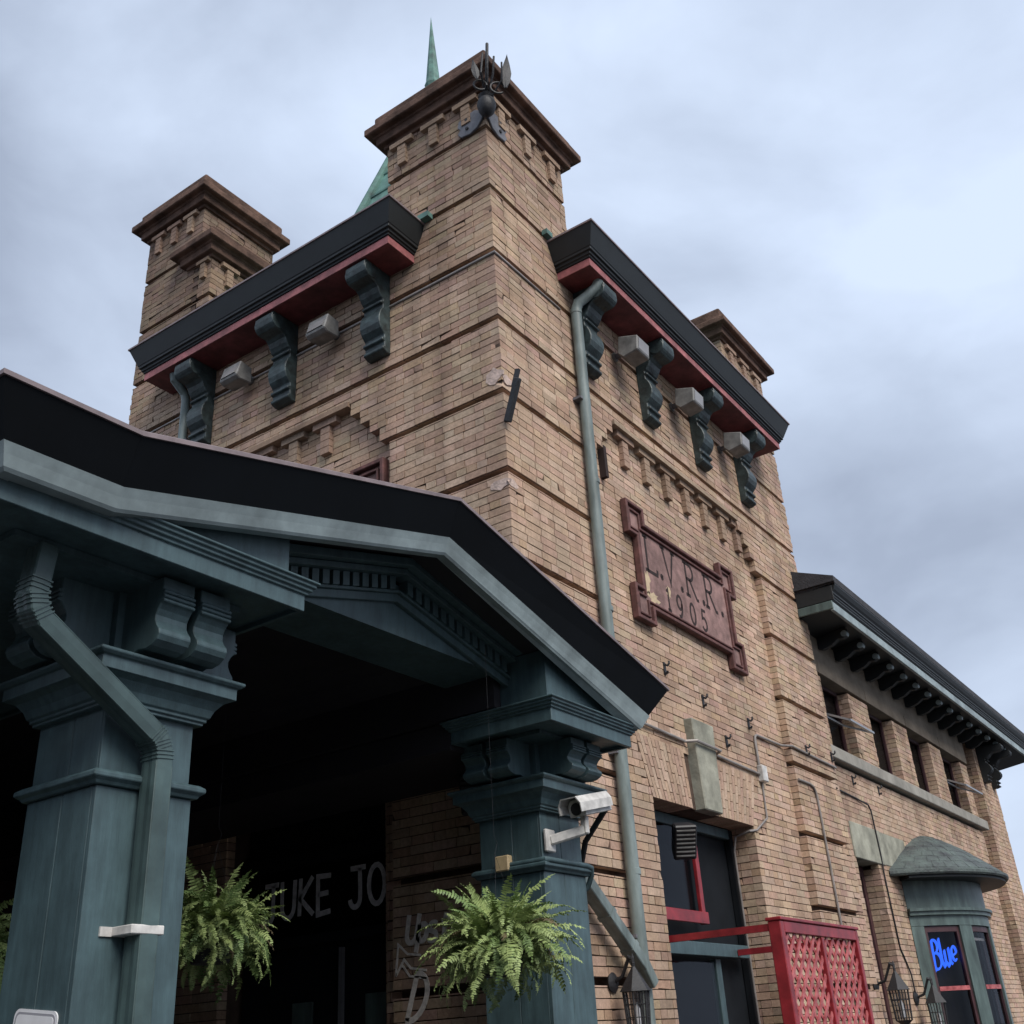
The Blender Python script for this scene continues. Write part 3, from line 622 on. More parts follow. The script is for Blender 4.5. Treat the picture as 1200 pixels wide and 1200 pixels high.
for t in (-43.0, -41.0): shell(BR-.3, BR-.28, t, t+.9, 2.1, 2.83).build('curtain', 'curtain', bay)
shell(BR-.12, BR-.11, -17, 3, 2.72, 2.76).build('blind_edge', 'sign_white', bay)
rp_ = [(2.40, 3.62), (2.45, 3.64), (2.45, 3.68), (2.41, 3.70), (2.30, 3.78), (2.05, 3.99), (1.80, 4.19), (1.58, 4.35), (1.42, 4.43), (1.20, 4.47)]
def rlim(r): return math.degrees(math.acos(min(1, (BC[1]-WY-.0)/r))) if r > BC[1]-WY else 2
TL = rlim(2.42); APX = Vector((12.15, WY, 4.42))
def cone(th, t, lift=0):
    e_ = Vector(bp(th, 2.42, 3.70)); q = e_.lerp(APX, t); return (q.x, q.y, 3.70+.76*(1-(1-t)**1.35)+lift)
n = 30; rb = MB().loft([[cone(-TL+2*TL*i/n, t) for i in range(n+1)] for t in (0, .1, .2, .3, .4, .5, .6, .7, .8, .9, .97)], caps=False, closed=False).build('bay_roof', 'copper_dark', wing, smooth=True)
MB().loft([[bp(-TL+2*TL*i/n, r, z) for r, z in ((2.30, 3.625), (2.44, 3.625), (2.46, 3.65), (2.46, 3.69), (2.42, 3.71), (2.30, 3.71))] for i in range(n+1)]).build('roof_rim', 'copper_dark', rb, smooth=True)
for k in range(8):
    t0, t1 = .02+k*.115, .02+k*.115+.135; w = 5.6/(1-t0*.55); th = -TL + (k % 2)*w/2
    while th+w*.98 < TL:
        g_ = w*.96; j = random.uniform(0, .008)
        MB().add([cone(th, t0, .008+j), cone(th+g_, t0, .008+j), cone(th+g_, t1, .004), cone(th, t1, .004), cone(th, t0, -.005), cone(th+g_, t0, -.005)], [(0,1,2,3), (4,5,1,0), (0,3,4), (1,5,2)]).build('roof_slate', 'copper_dark', rb); th += w
shell(1.0, 2.40, -52, 52, 3.585, 3.618).build('bay_soffit', 'paint_dark', rb)

# ================================================================ entrance porch
porch = thing('entrance_porch', 'slate blue painted timber porch with broken pediment and square columns', 'porch', (-2.4, 2, 0))
YC = -.515
def column(x0, s, zc0, zcap, side):
    c = thing_part = MB().box(x0+.03, x0+s-.03, YC+.03, YC+s-.03, 0, 3.22).build('column', 'paint', porch)
    h = s*.47; zt = 3.21; j = .004
    for z0, z1, q in ((.0, zc0-.002, 0), (zc0+.07, zt, .012)):
        for a, b in ((0, h), (h+j, s)):
            MB().box(x0+a+(q if a == 0 else 0), x0+b-(q if b == s else 0), YC+q, YC+.03, z0, z1).build('plank', 'paint', c, bevel=.003)
            MB().box(x0+q, x0+.03, YC+(a if a else .0305), YC+(b if b < s else s-.0), z0, z1).build('plank', 'paint', c, bevel=.003)
            MB().box(x0+s-.03, x0+s-q, YC+(a if a else .0305), YC+(b if b < s else s-.0), z0, z1).build('plank', 'paint', c, bevel=.003)
    MB().ring([(-.02, zc0), (.02, zc0), (.03, zc0+.015), (.05, zc0+.03), (.05, zc0+.05), (.03, zc0+.065), (-.02, zc0+.07)], x0, x0+s, YC, YC+s).build('collar', 'paint', c, bevel=.003)
    z = zcap
    MB().ring([(p, z+q*.86) for p, q in ((-.03, 0), (.022, 0), (.022, .018), (.034, .02), (.034, .038), (.045, .045), (.06, .09), (.09, .135), (.125, .155), (.135, .155), (.135, .225), (.15, .23), (.165, .245), (.165, .262), (-.03, .27))], x0, x0+s, YC, YC+s).build('capital', 'paint', c, bevel=.003)
    return c
cl = column(-4.316, .54, 2.80, 3.17, 'L'); crr = column(-.639, .5625, 2.73, 3.15, 'R')
# frieze blocks and scroll brackets above the capitals
SB = [(0, 0), (.29, 0), (.29, -.07), (.305, -.075), (.305, -.09), (.29, -.095), (.305, -.10), (.305, -.115), (.29, -.12), (.305, -.125), (.305, -.14), (.285, -.145), (.265, -.17), (.25, -.20), (.25, -.23), (.265, -.26), (.285, -.285), (.29, -.31), (.275, -.34), (.24, -.365), (.19, -.375), (.14, -.365), (.10, -.375), (.08, -.40), (0, -.40)]
def brackets(x0, s, zt, zb, sides):
    fb = MB().box(x0+.02, x0+s-.02, YC+.02, YC+s-.02, zb, zt+.02).build('frieze_block', 'paint', porch)
    k = (zt-zb)/.40
    pr = [(p, z*k) for p, z in SB]
    c = x0+s/2
    for sd in sides:
        for q in (-.115, .115):
            if sd == 'F': fn = lambda p, z, w: (c+q+w, YC+.02-p, zt+z)
            elif sd == 'L': fn = lambda p, z, w: (x0+.02-p, YC+s/2+q+w, zt+z)
            else: fn = lambda p, z, w: (x0+s-.02+p, YC+s/2+q+w, zt+z)
            MB().prism(pr, fn, -.095, .095).build('scroll_bracket', 'paint', fb, bevel=.004)
brackets(-4.316, .54, 3.775, 3.40, 'FLR'); brackets(-.639, .5625, 3.655, 3.38, 'FLR')
def cornice(x0, x1, y1, zb, n):
    p = [(-.25, zb+.03), (-.03, zb+.03), (-.03, zb), (0, zb), (0, zb+.09), (.014, zb+.093), (.014, zb+.108), (.03, zb+.113), (.03, zb+.128), (.045, zb+.133), (.045, zb+.148), (.06, zb+.153), (.06, zb+.165), (-.25, zb+.17)]
    return MB().ring(p, x0, x1, -.95, y1).build(n, 'paint', porch, bevel=.003)
cornice(-5.24, -3.47, 7.0, 3.77, 'cornice'); cornice(-1.07, .06, -.05, 3.65, 'cornice')
MB().box(-5.0, -3.7, -.70, 7.0, 3.765, 3.797).build('soffit_board', 'paint', porch); MB().box(-.85, -.12, -.70, -.05, 3.65, 3.677).build('soffit_board', 'paint', porch)
MB().box(-1.07, -.05, -.045, 7.0, 3.615, 3.82).build('beam', 'ceiling_dark', porch)  # inner beam coloured dark to stand in for the porch shade
# roof line path in the front plane: (x, z) of the top of the light trim
RP = [(-5.263, 3.975), (-4.729, 3.985), (-2.325, 4.585), (.10, 3.905)]
def rz(x):
    for (a, za), (b, zb) in zip(RP, RP[1:]):
        if a <= x <= b: return za+(zb-za)*(x-a)/(b-a)
    return RP[0][1] if x < RP[0][0] else RP[-1][1]
def eaves(prof, n, m, bevel=0):
    rings = []
    Y0 = -1.02
    rings.append([(RP[0][0]-p, 7.2, RP[0][1]+v) for p, v in prof]); rings.append([(RP[0][0]-p, Y0-p, RP[0][1]+v) for p, v in prof])
    for x, z in RP[1:3]: rings.append([(x, Y0-p, z+v) for p, v in prof])
    x, z = RP[3]; rings.append([(x+p*1.9, Y0-p, z+v) for p, v in prof]); rings.append([(x+p*1.9, -.004, z+v) for p, v in prof])
    return MB().loft(rings).build(n, m, porch, bevel=bevel)
eaves([(-.06, -.115), (.0, -.115), (.012, -.10), (.03, -.05), (.045, -.015), (.05, -.004), (-.06, -.004)], 'crown_trim', 'paint_trim')
eaves([(-.05, 0), (.045, 0), (.145, .222), (-.05, .222)], 'roof_fascia', 'fascia_dark')
eaves([(-.05, .225), (.155, .225), (.155, .248), (.10, .28), (-.05, .29)], 'roof_edge', 'roof_edge')
for x_ in (-4.729, -2.325):                # joints of the metal fascia and trim
    z_ = rz(x_); MB().add([(x_-.004, -1.066, z_+.002), (x_+.004, -1.066, z_+.002), (x_+.004, -1.1675, z_+.224), (x_-.004, -1.1675, z_+.224), (x_-.004, -1.05, z_+.002), (x_+.004, -1.05, z_+.002), (x_+.004, -1.15, z_+.224), (x_-.004, -1.15, z_+.224)], [(0,1,2,3), (0,3,7,4), (1,5,6,2)]).build('joint', 'fascia_dark', porch)
sx = [-5.2, -4.729, -2.325, 0.05]
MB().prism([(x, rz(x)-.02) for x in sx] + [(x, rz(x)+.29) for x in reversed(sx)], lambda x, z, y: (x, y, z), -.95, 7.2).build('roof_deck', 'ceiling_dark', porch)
# pediment end blocks, recessed tympanum, dentils
def pblock(x0, x1, zb):
    xs = sorted({x0, x1} | {x for x in (-4.729,) if x0 < x < x1})
    MB().prism([(x0, zb), (x1, zb)] + [(x, rz(x)-.03) for x in reversed(xs)], lambda x, z, y: (x, y, z), -.90, 6.9 if x0 < -3 else -.06).build('pediment_block', 'paint', porch)
pblock(-4.9, -3.55, 3.90); pblock(-1.03, .02, 3.822)
AX, ZB = -2.27, 4.07
def rk(x, zapex): return zapex-.25*abs(x-AX)
MB().prism([(-3.54, ZB), (-1.04, ZB), (-1.04, rk(-1.04, 4.44)), (AX, 4.44), (-3.54, rk(-3.54, 4.44))], lambda x, z, y: (x, y, z), -.54, -.05).build('tympanum', 'paint', porch)
def rake_strip(z0, z1, y0, y1, n, m, par=porch):
    xs = [-3.545, AX, -1.035]
    return MB().prism([(x, max(ZB-.3, rk(x, z0))) for x in xs] + [(x, rk(x, z1)) for x in reversed(xs)], lambda x, z, y: (x, y, z), y0, y1).build(n, m, par, bevel=.003)
rake_strip(4.29, 4.345, -.575, -.541, 'rake_mould', 'paint'); db = rake_strip(4.345, 4.365, -.60, -.541, 'dentil_band', 'paint'); rake_strip(4.462, 4.50, -.66, -.541, 'rake_mould', 'paint'); rake_strip(4.505, 4.56, -.72, -.541, 'rake_mould', 'paint')
for i in range(-14, 15):
    x = AX+i*.088
    if not -3.5 < x < -1.06 or i == 0: continue
    MB().prism([(x-.028, rk(x-.028, 4.366)), (x+.028, rk(x+.028, 4.366)), (x+.028, rk(x+.028, 4.458)), (x-.028, rk(x-.028, 4.458))], lambda a, z, y: (a, y, z), -.615, -.541).build('dentil', 'paint', db)
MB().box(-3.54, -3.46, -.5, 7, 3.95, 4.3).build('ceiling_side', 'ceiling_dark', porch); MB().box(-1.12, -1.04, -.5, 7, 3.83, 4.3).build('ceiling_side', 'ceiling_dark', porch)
vr = []
for i in range(17):
    a = math.pi*i/16; vr.append((-2.29-1.2*math.cos(a), 4.06+.32*math.sin(a)**.8))
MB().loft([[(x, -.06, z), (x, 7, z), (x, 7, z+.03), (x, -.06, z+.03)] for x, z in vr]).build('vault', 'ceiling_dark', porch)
MB().box(-5.2, .08, 6.9, 7.1, 0, 4.4).build('shade_back_wall', 'shade_wall_dark', porch); MB().box(.02, .2, 6.1, 7.1, 0, 4.4).build('shade_side_wall', 'shade_wall_dark', porch)  # dark walls added to close off the porch and deepen its shade
sw = MB().box(-5.13, -5.07, .82, 7.0, 0, 3.73).build('shade_side_wall', 'shade_wall_dark', porch)  # unseen west wall added to block light from under the porch
for i in range(22): MB().box(-5.155, -5.132, .80+i*.28, .80+i*.28+.272, 0, 3.72).build('plank', 'paint', sw, bevel=.004)
MB().box(-5.17, -5.05, .70, .798, 0, 3.74).build('shade_wall_post', 'paint', sw, bevel=.006)
MB().box(-3.75, -3.2, 6.3, 6.85, 0, 3.7).build('rear_column', 'paint', porch)

# ================================================================ things on the walls
# floodlights under the eaves
def floodlight(fn, u, label, grp, tilt):
    t = thing('floodlight', label, 'floodlight', fn(u, 0, 9.1), grp)
    m = MB(); 
    pr = [(.16, 9.22), (.42, 9.13), (.40, 8.93), (.20, 8.90), (.13, 8.98)] if tilt == 0 else [(.12, 9.12), (.30, 9.14), (.36, 8.92), (.30, 8.88), (.12, 8.90)]
    b = m.prism(pr, lambda p, z, w: fn(u+w, p, z), -.15, .15).build('housing', 'lamp_grey', t, bevel=.012)
    c = [(pr[1][0], pr[1][1]), (pr[2][0], pr[2][1])]
    MB().prism([(c[0][0]+.004, c[0][1]-.03), (c[1][0]+.006, c[1][1]+.03), (c[1][0]-.01, c[1][1]+.03), (c[0][0]-.01, c[0][1]-.03)], lambda p, z, w: fn(u+w, p, z), -.12, .12).build('lens', 'lens', t)
    MB().tube([fn(u, 0, 9.06), fn(u, .14, 9.06)], .035, 10).build('arm', 'iron_grey', t); MB().lathe([(.06, 0), (.06, .03), (0, .035)], fn(u, 0, 9.06), 12, axis=fn(0, 1, 0)).build('base', 'lamp_grey', t)
for u, l in ((2.47, 'grey box floodlight under the right eave, nearest the downspout'), (3.95, 'grey box floodlight under the right eave, middle of the three'), (5.42, 'grey box floodlight under the right eave, farthest from the downspout')): floodlight(FR, u, l, 'floodlights under the tower eaves', 0)
for u, l in ((2.25, 'grey box floodlight under the left eave, nearer the tower corner'), (3.68, 'grey box floodlight under the left eave, beside the end bracket and chimney')): floodlight(FL, u, l, 'floodlights under the tower eaves', 1)
# downspouts
d1 = thing('downspout', 'tall pale green round downspout running down the right tower face', 'downspout', (1.45, -.08, 0))
MB().tube([(1.60, -.36, 9.50), (1.585, -.33, 9.42), (1.55, -.22, 9.33), (1.50, -.12, 9.25), (1.485, -.085, 9.15), (1.45, -.085, 5.5), (1.44, -.085, 0.02)], .062, 14).build('pipe', 'pipe_green', d1, smooth=True)
for z in (9.12, 6.9, 5.45, 4.2, 2.95, 1.7): MB().lathe([(.063, -.03), (.069, -.025), (.069, .025), (.063, .03)], (1.44+.045*(z/9), -.085, z), 14).build('joint', 'pipe_green', d1, smooth=True)
for z in (7.9, 4.0, 2.4): MB().box(1.36, 1.54, -.10, 0 if z > 5 else 0, z, z+.03).build('strap', 'iron_grey', d1)
d2 = thing('downspout', 'short green downspout under the left end of the left eave', 'downspout', (-.08, 4.80, 7.5))
MB().tube([(-.30, 4.80, 9.50), (-.28, 4.80, 9.42), (-.10, 4.81, 9.3), (-.075, 4.81, 9.2), (-.075, 4.81, 4.3)], .055, 12).build('pipe', 'pipe_green', d2, smooth=True)
for z in (8.6, 6.5): MB().box(-.08, 0, 4.73, 4.89, z, z+.03).build('strap', 'iron_grey', d2)
SQ = [(-1, -.8), (-.5, -.86), (0, -.8), (.5, -.86), (1, -.8), (1.06, 0), (1, .8), (.5, .86), (0, .8), (-.5, .86), (-1, .8), (-1.06, 0)]
d3 = thing('downspout', 'corrugated blue green downspout bending across the left porch column', 'downspout', (-4.07, -.62, 0))
pth = [(-4.83, -.66, 3.775), (-4.845, -.66, 3.60), (-4.85, -.66, 3.53), (-4.835, -.66, 3.47), (-4.80, -.655, 3.425), (-4.12, -.60, 3.05), (-4.085, -.60, 3.02), (-4.065, -.60, 2.975), (-4.06, -.60, 2.92), (-4.06, -.60, .02)]
MB().tube(pth, .058, prof=SQ, up=(0,1,0)).build('pipe', 'pipe_porch', d3, bevel=.006)
def lerp(a, b, t): return tuple(x+(y-x)*t for x, y in zip(a, b))
for k in range(9):
    for i0 in (1, 5):
        i = i0 + k*3//9; t = (k*3/9) % 1; p = lerp(pth[i], pth[i+1], t); q = lerp(pth[i], pth[i+1], min(1, t+.12))
        MB().tube([p, q], .0625, prof=SQ, up=(0,1,0)).build('elbow_rib', 'pipe_porch', d3)
for k in (-.9, -.45, 0, .45, .9):
    a, b = Vector(pth[4]), Vector(pth[5]); nrm = (b-a).cross(Vector((0,1,0))).normalized()
    MB().tube([a+nrm*.05*k+Vector((0,-.053,0)), b+nrm*.05*k+Vector((0,-.053,0))], .005, 6).build('flute', 'pipe_porch', d3)
    MB().tube([(-4.06+.05*k, -.653, 2.9), (-4.06+.05*k, -.653, .05)], .004, 6).build('flute', 'pipe_porch', d3)
MB().box(-4.16, -3.985, -.662, -.515, 2.15, 2.19).build('strap', 'white_plastic', d3, bevel=.004); MB().box(-4.22, -4.16, -.525, -.515, 2.15, 2.19).build('strap', 'white_plastic', d3)
d4 = thing('downspout', 'slanting grey green downspout from the right porch column to the wall pipe', 'downspout', (.9, -.12, 2.0))
MB().tube([(.02, -.10, 3.60), (.02, -.10, 3.1), (.05, -.10, 2.98), (.58, -.11, 2.79), (1.30, -.16, 2.17), (1.40, -.17, 2.02)], .062, prof=SQ, up=(0,1,0)).build('pipe', 'pipe_green', d4, bevel=.006)
for t in (.35, .75): 
    p = lerp((.58, -.11, 2.79), (1.30, -.16, 2.17), t); q = lerp((.58, -.11, 2.79), (1.30, -.16, 2.17), t+.05); MB().tube([p, q], .067, prof=SQ, up=(0,1,0)).build('joint', 'pipe_green', d4)
# conduits and box
c1 = thing('conduit', 'thin pale conduit crossing the wall above the door to a grey box', 'conduit', (3.5, 0, 4.4))
yp = .075
MB().tube([(.7, yp, 4.52), (2.4, yp, 4.49), (3.2, yp, 4.47), (3.28, -.03, 4.47), (3.86, -.03, 4.46), (3.95, yp, 4.45), (5.18, yp, 4.42)], .016, 8).build('pipe', 'conduit_grey', c1, smooth=True)
MB().box(5.16, 5.30, .02, .1, 4.33, 4.53).build('box', 'white_plastic', c1, bevel=.01)
MB().tube([(5.20, yp, 4.53), (5.20, yp, 4.85), (5.22, yp, 4.90), (5.27, yp, 4.92), (6.05, yp, 4.93), (6.13, .03, 4.93), (6.2, -.02, 4.93), (6.5, -.02, 4.92), (7.80, -.02, 4.90)], .016, 8).build('pipe', 'conduit_grey', c1, smooth=True)
c2 = thing('conduit', 'thin dark wire from the grey box down beside the doorway', 'conduit', (5.0, 0, 4.0))
MB().tube([(5.23, .085, 4.34), (5.2, .085, 3.9), (4.83, .085, 3.72), (4.70, .12, 3.70), (4.69, .30, 3.66), (4.69, .34, 3.5), (4.69, .34, .1)], .012, 8).build('pipe', 'conduit_grey', c2, smooth=True)
c3 = thing('conduit', 'thin conduit bending down the right pier of the tower', 'conduit', (6.8, 0, 4.0))
MB().tube([(6.22, -.02, 4.50), (6.62, -.02, 4.50), (6.72, -.02, 4.48), (6.78, -.02, 4.42), (6.80, -.02, 4.33), (6.86, -.02, .05)], .016, 8).build('pipe', 'conduit_grey', c3, smooth=True)
c4 = thing('conduit', 'dark cable down the wing wall past the narrow window to a lantern', 'conduit', (9.3, .1, 4.0))
MB().tube([(7.7, -.012, 4.60), (7.9, WY-.03, 4.68), (8.9, WY-.015, 4.66), (9.42, WY-.03, 4.62), (9.50, WY-.03, 4.54), (9.54, WY-.03, 3.9), (9.56, WY-.015, 3.6), (9.60, WY-.015, 2.6), (9.75, WY-.015, 2.42), (9.82, WY-.03, 2.25), (9.83, WY-.03, 2.0)], .012, 8).build('cable', 'iron', c4, smooth=True)
# rusty hooks left from an old sign
for i, (x, y, z, l) in enumerate(((2.97, .1, 5.24, 'rusty wall hook just above the porch roof tip'), (3.86, .1, 5.06, 'rusty wall hook above the pale keystone'), (5.12, .1, 5.04, 'rusty wall hook above the bend of the conduit'), (4.36, .1, 4.68, 'rusty wall hook just right of the pale keystone'), (6.75, 0, 4.97, 'rusty wall hook on the right tower pier by the conduit'), (7.75, 0, 5.05, 'rusty wall hook at the edge of the tower pier below the first window'), (8.98, .15, 4.93, 'rusty wall hook under the window sill, nearer the tower'), (10.2, .15, 4.95, 'rusty wall hook under the window sill, farther from the tower'))):
    h = thing('wall_hook', l, 'hook', (x, y, z), 'rusty hooks left on the brick wall')
    MB().box(x-.022, x+.022, y-.015, y, z-.07, z+.07).build('plate', 'iron', h)
    MB().tube([(x, y-.01, z+.05), (x+.01, y-.04, z+.03), (x+.015, y-.06, z+.05), (x+.02, y-.06, z+.08)], .011, 6).build('hook', 'iron', h); MB().tube([(x, y-.01, z-.05), (x-.01, y-.04, z-.06), (x-.02, y-.05, z-.04)], .011, 6).build('hook', 'iron', h)
# iron bracket on the near corner pier and broken bar
for _ in (0,): pass
ib = thing('iron_bracket', 'black wrought iron flag bracket with spear on the top tower corner', 'bracket', (-.1, -.1, 11.0))
def wplate(fn):
    P = [(.02, 11.02), (.10, 10.92), (.20, 10.88), (.33, 10.90), (.38, 10.97), (.34, 11.02), (.38, 11.08), (.36, 11.16), (.25, 11.20), (.12, 11.20), (.04, 11.14)]
    o = MB().prism(P, lambda a, b, d: fn(a, d, b), .0, .03).build('wall_plate', 'iron_grey', ib, bevel=.006)
    for a, b in ((.24, 10.98), (.24, 11.11)): MB().lathe([(.022, 0), (.022, .015), (0, .018)], fn(a, .03, b), 8, axis=fn(0, 1, 0)).build('bolt', 'iron', o)
wplate(FL); wplate(FR)
MB().lathe([(.0, 10.92), (.05, 10.95), (.09, 11.0), (.11, 11.08), (.10, 11.14), (.07, 11.18), (.09, 11.22), (.05, 11.24), (0, 11.24)], (-.08, -.08, 0), 14).build('cup', 'iron', ib, smooth=True)
for P_, r in (([(-.10, -.10, 11.2), (-.22, -.20, 11.34), (-.27, -.25, 11.5), (-.26, -.26, 11.78)], .018), ([(-.10, -.12, 11.2), (-.18, -.26, 11.36), (-.20, -.30, 11.6)], .013), ([(-.12, -.10, 11.2), (-.30, -.18, 11.34), (-.30, -.22, 11.62)], .011), ([(-.08, -.14, 11.16), (-.10, -.32, 11.30), (-.14, -.36, 11.52)], .011)):
    MB().tube(P_, r, 8).build('rod', 'iron', ib, smooth=True)
for c_, r in (((-.24, -.12, 11.24), .075), ((-.10, -.26, 11.22), .085)):      # scrolled rings beside the cup
    MB().tube([(c_[0]+r*.7*math.cos(R_(t)), c_[1]-r*.7*math.cos(R_(t)), c_[2]+r*math.sin(R_(t))) for t in range(0, 330, 22)], .012, 6).build('scroll', 'iron', ib, smooth=True)
def blade(c, h, w, lean, m, n, az):
    ca, sa = math.cos(az), math.sin(az); rg = []
    for t, k in ((0, .25), (.2, .8), (.45, 1), (.7, .62), (.9, .2), (1, .02)):
        x, y, z = c[0]+lean[0]*t, c[1]+lean[1]*t, c[2]+h*t; q = w*k/2
        rg.append([(x-q*ca, y-q*sa, z), (x+.01*sa, y-.01*ca, z), (x+q*ca, y+q*sa, z), (x-.01*sa, y+.01*ca, z)])
    MB().loft(rg).build(n, m, ib)
blade((-.06, -.34, 11.20), .54, .12, (.03, -.03, 0), 'iron', 'spear', R_(-40)); blade((-.34, -.15, 11.22), .32, .09, (-.02, .03, 0), 'iron', 'leaf', R_(-45))
br = thing('iron_bar', 'rusty black iron bar stub sticking up from the damaged tower corner', 'bar', (-.03, -.03, 6.98))
MB().obox((-.0, -.03, 6.97), (-.06, -.22, 7.36), .075, .05, (1, 0, 0)).build('bar', 'iron', br, bevel=.008); MB().obox((-.045, -.16, 7.30), (-.045, -.22, 7.47), .045, .03, (1, 0, 0)).build('pin', 'iron', br)
# security camera, junction box with conduit, speaker
cx, cy = -.40, YC
sc_ = thing('security_camera', 'white bullet security camera on an arm on the right porch column', 'camera', (cx, cy, 3.0))
MB().box(cx-.22, cx-.10, cy-.03, cy, 2.86, 3.02).build('mount', 'white_plastic', sc_, bevel=.008)
MB().obox((cx-.16, cy-.02, 2.94), (cx-.02, cy-.24, 3.00), .05, .07).build('arm', 'white_plastic', sc_, bevel=.01); MB().obox((cx-.02, cy-.24, 2.97), (cx-.02, cy-.24, 3.10), .05, .05, (1, 0, 0)).build('joint', 'white_plastic', sc_, bevel=.008)
hd = Vector((-.97, .10, -.22)).normalized(); hc = Vector((cx+.04, cy-.24, 3.17)); sdv = hd.cross(Vector((0, 0, 1))).normalized(); upv = sdv.cross(hd)
hp = [(-.075, -.055), (.075, -.055), (.075, .03), (.05, .065), (-.05, .065), (-.075, .03)]
MB().loft([[hc+hd*t+sdv*a*1.0+upv*b*1.0 for a, b in hp] for t in (-.20, .14)]).build('housing', 'white_plastic', sc_, bevel=.006)
shd = [(-.09, -.02), (-.09, .035), (-.06, .078), (.06, .078), (.09, .035), (.09, -.02), (.083, -.02), (.083, .032), (.055, .07), (-.055, .07), (-.083, .032), (-.083, -.02)]
MB().loft([[hc+hd*t+sdv*a*1.15+upv*b*1.15 for a, b in shd] for t in (-.18, .22)]).build('sun_shield', 'white_plastic', sc_)
MB().lathe([(.045, 0), (.045, .012), (0, .014)], hc+hd*.14, 14, axis=hd).build('lens', 'black_plastic', sc_)
MB().tube([hc-hd*.16, hc-hd*.24+Vector((0, 0, -.03)), (.0, cy+.02, 3.0), (.02, cy+.1, 2.8), (-.02, cy+.2, 2.55)], .022, 8).build('cable', 'black_plastic', sc_, smooth=True)
jb = thing('junction_box', 'cream junction box with conduit wrapping the right porch column', 'electrical box', (-.66, -.12, 2.8))
MB().box(-.70, -.64, -.25, -.13, 2.76, 2.87).build('box', 'box_cream', jb, bevel=.008)
MB().tube([(-.665, -.25, 2.80), (-.665, -.50, 2.80), (-.66, -.545, 2.80), (-.62, -.56, 2.80), (-.12, -.56, 2.80), (-.06, -.56, 2.79), (-.03, -.54, 2.74), (-.03, -.50, 2.66), (-.05, -.44, 2.62)], .02, 10).build('conduit', 'paint', jb, smooth=True)
def speaker(name, label, c, d, w, h, dp, grille):
    t = thing(name, label, 'speaker', c); d = Vector(d).normalized(); s_ = d.cross(Vector((0, 0, 1))).normalized(); u = s_.cross(d); c = Vector(c)
    MB().loft([[c+d*q+s_*a*w*k/2+u*b*h*k/2 for a, b in ((-1, -1), (1, -1), (1, 1), (-1, 1))] for q, k in ((-dp/2, .8), (dp/2, 1))]).build('cabinet', 'black_plastic', t, bevel=.015)
    for i in range(7): 
        y = (i-3)/3.5*h*.42; MB().obox(c+d*(dp/2+.004)+u*y-s_*w*.4, c+d*(dp/2+.004)+u*y+s_*w*.4, .012, .02, d).build('grille_bar', grille, t)
    MB().tube([c-d*dp/2, c-d*(dp/2+.12)+Vector((0, 0, .05))], .02, 8).build('bracket', 'black_plastic', t)
speaker('loudspeaker', 'dark loudspeaker tilted down under the porch beam', (-.22, .42, 3.50), (-.8, -.5, -.5), .17, .34, .18, 'dark_paint')
speaker('loudspeaker', 'black slatted loudspeaker hung in the top of the right doorway', (2.95, .12, 3.42), (-.7, -.6, -.55), .24, .36, .2, 'lamp_grey')
# lanterns
def lantern(label, fn, u, z, p, s):
    t = thing('lantern', label, 'lantern', fn(u, 0, z+.2), 'wall lanterns with pointed roofs'); c = fn(u, p, 0); cx_, cy_ = c[0], c[1]
    MB().lathe([(0, 0), (.07*s, .0), (.08*s, .02), (.05*s, .04), (0, .045)], fn(u-.0, 0, z+.06), 14, axis=fn(0, 1, 0)).build('wall_plate', 'iron', t, smooth=True)
    MB().tube([fn(u, .02, z+.06), fn(u, p*.5, z+.10), fn(u, p*.85, z+.24*s), fn(u, p, z+.22*s), fn(u, p, z+.15*s)], .014*s, 8).build('arm', 'iron', t, smooth=True)
    hx = lambda r, zz: [(cx_+r*math.cos(R_(60*k+15)), cy_+r*math.sin(R_(60*k+15)), zz) for k in range(6)]
    MB().loft([hx(.012*s, z+.17*s), hx(.03*s, z+.14*s), hx(.12*s, z), hx(.135*s, z-.02*s)]).build('roof', 'iron', t)
    MB().lathe([(.0, 0), (.018*s, .02*s), (.008*s, .04*s), (.016*s, .06*s), (0, .1*s)], (cx_, cy_, z+.17*s), 8).build('finial', 'iron', t)
    b = MB().loft([hx(.103*s, z-.025*s), hx(.085*s, z-.30*s)], caps=False).build('glass', 'lantern_glass', t)
    for k in range(6):
        a0, a1 = hx(.107*s, z-.022*s), hx(.089*s, z-.305*s); MB().tube([a0[k], a1[k]], .009*s, 6).build('corner_bar', 'iron', t)
        for q in (.33, .67): 
            A, Bq = Vector(a0[k]), Vector(a1[k]); A2, B2 = Vector(a0[(k+1) % 6]), Vector(a1[(k+1) % 6]); MB().tube([A.lerp(Bq, q), A2.lerp(B2, q)], .004*s, 5).build('glazing_bar', 'iron', t); MB().tube([A.lerp(A2, q), Bq.lerp(B2, q)], .004*s, 5).build('glazing_bar', 'iron', t)
    MB().loft([hx(.10*s, z-.305*s), hx(.05*s, z-.34*s), hx(.01*s, z-.38*s)]).build('base', 'iron', t)
    MB().lathe([(.02*s, z-.28*s), (.022*s, z-.15*s), (0, z-.10*s)], (cx_, cy_, 0), 10).build('bulb', 'sign_white', t, smooth=True)
lantern('black wall lantern at the foot of the slanting downspout', FR, 1.04, 1.99, .22, 1.0)
lantern('black wall lantern just right of the red trellis', FW, 8.18, 2.04, .30, 1.25)
lantern('black wall lantern between narrow window and bay window', FW, 9.86, 1.88, .28, 1.25)
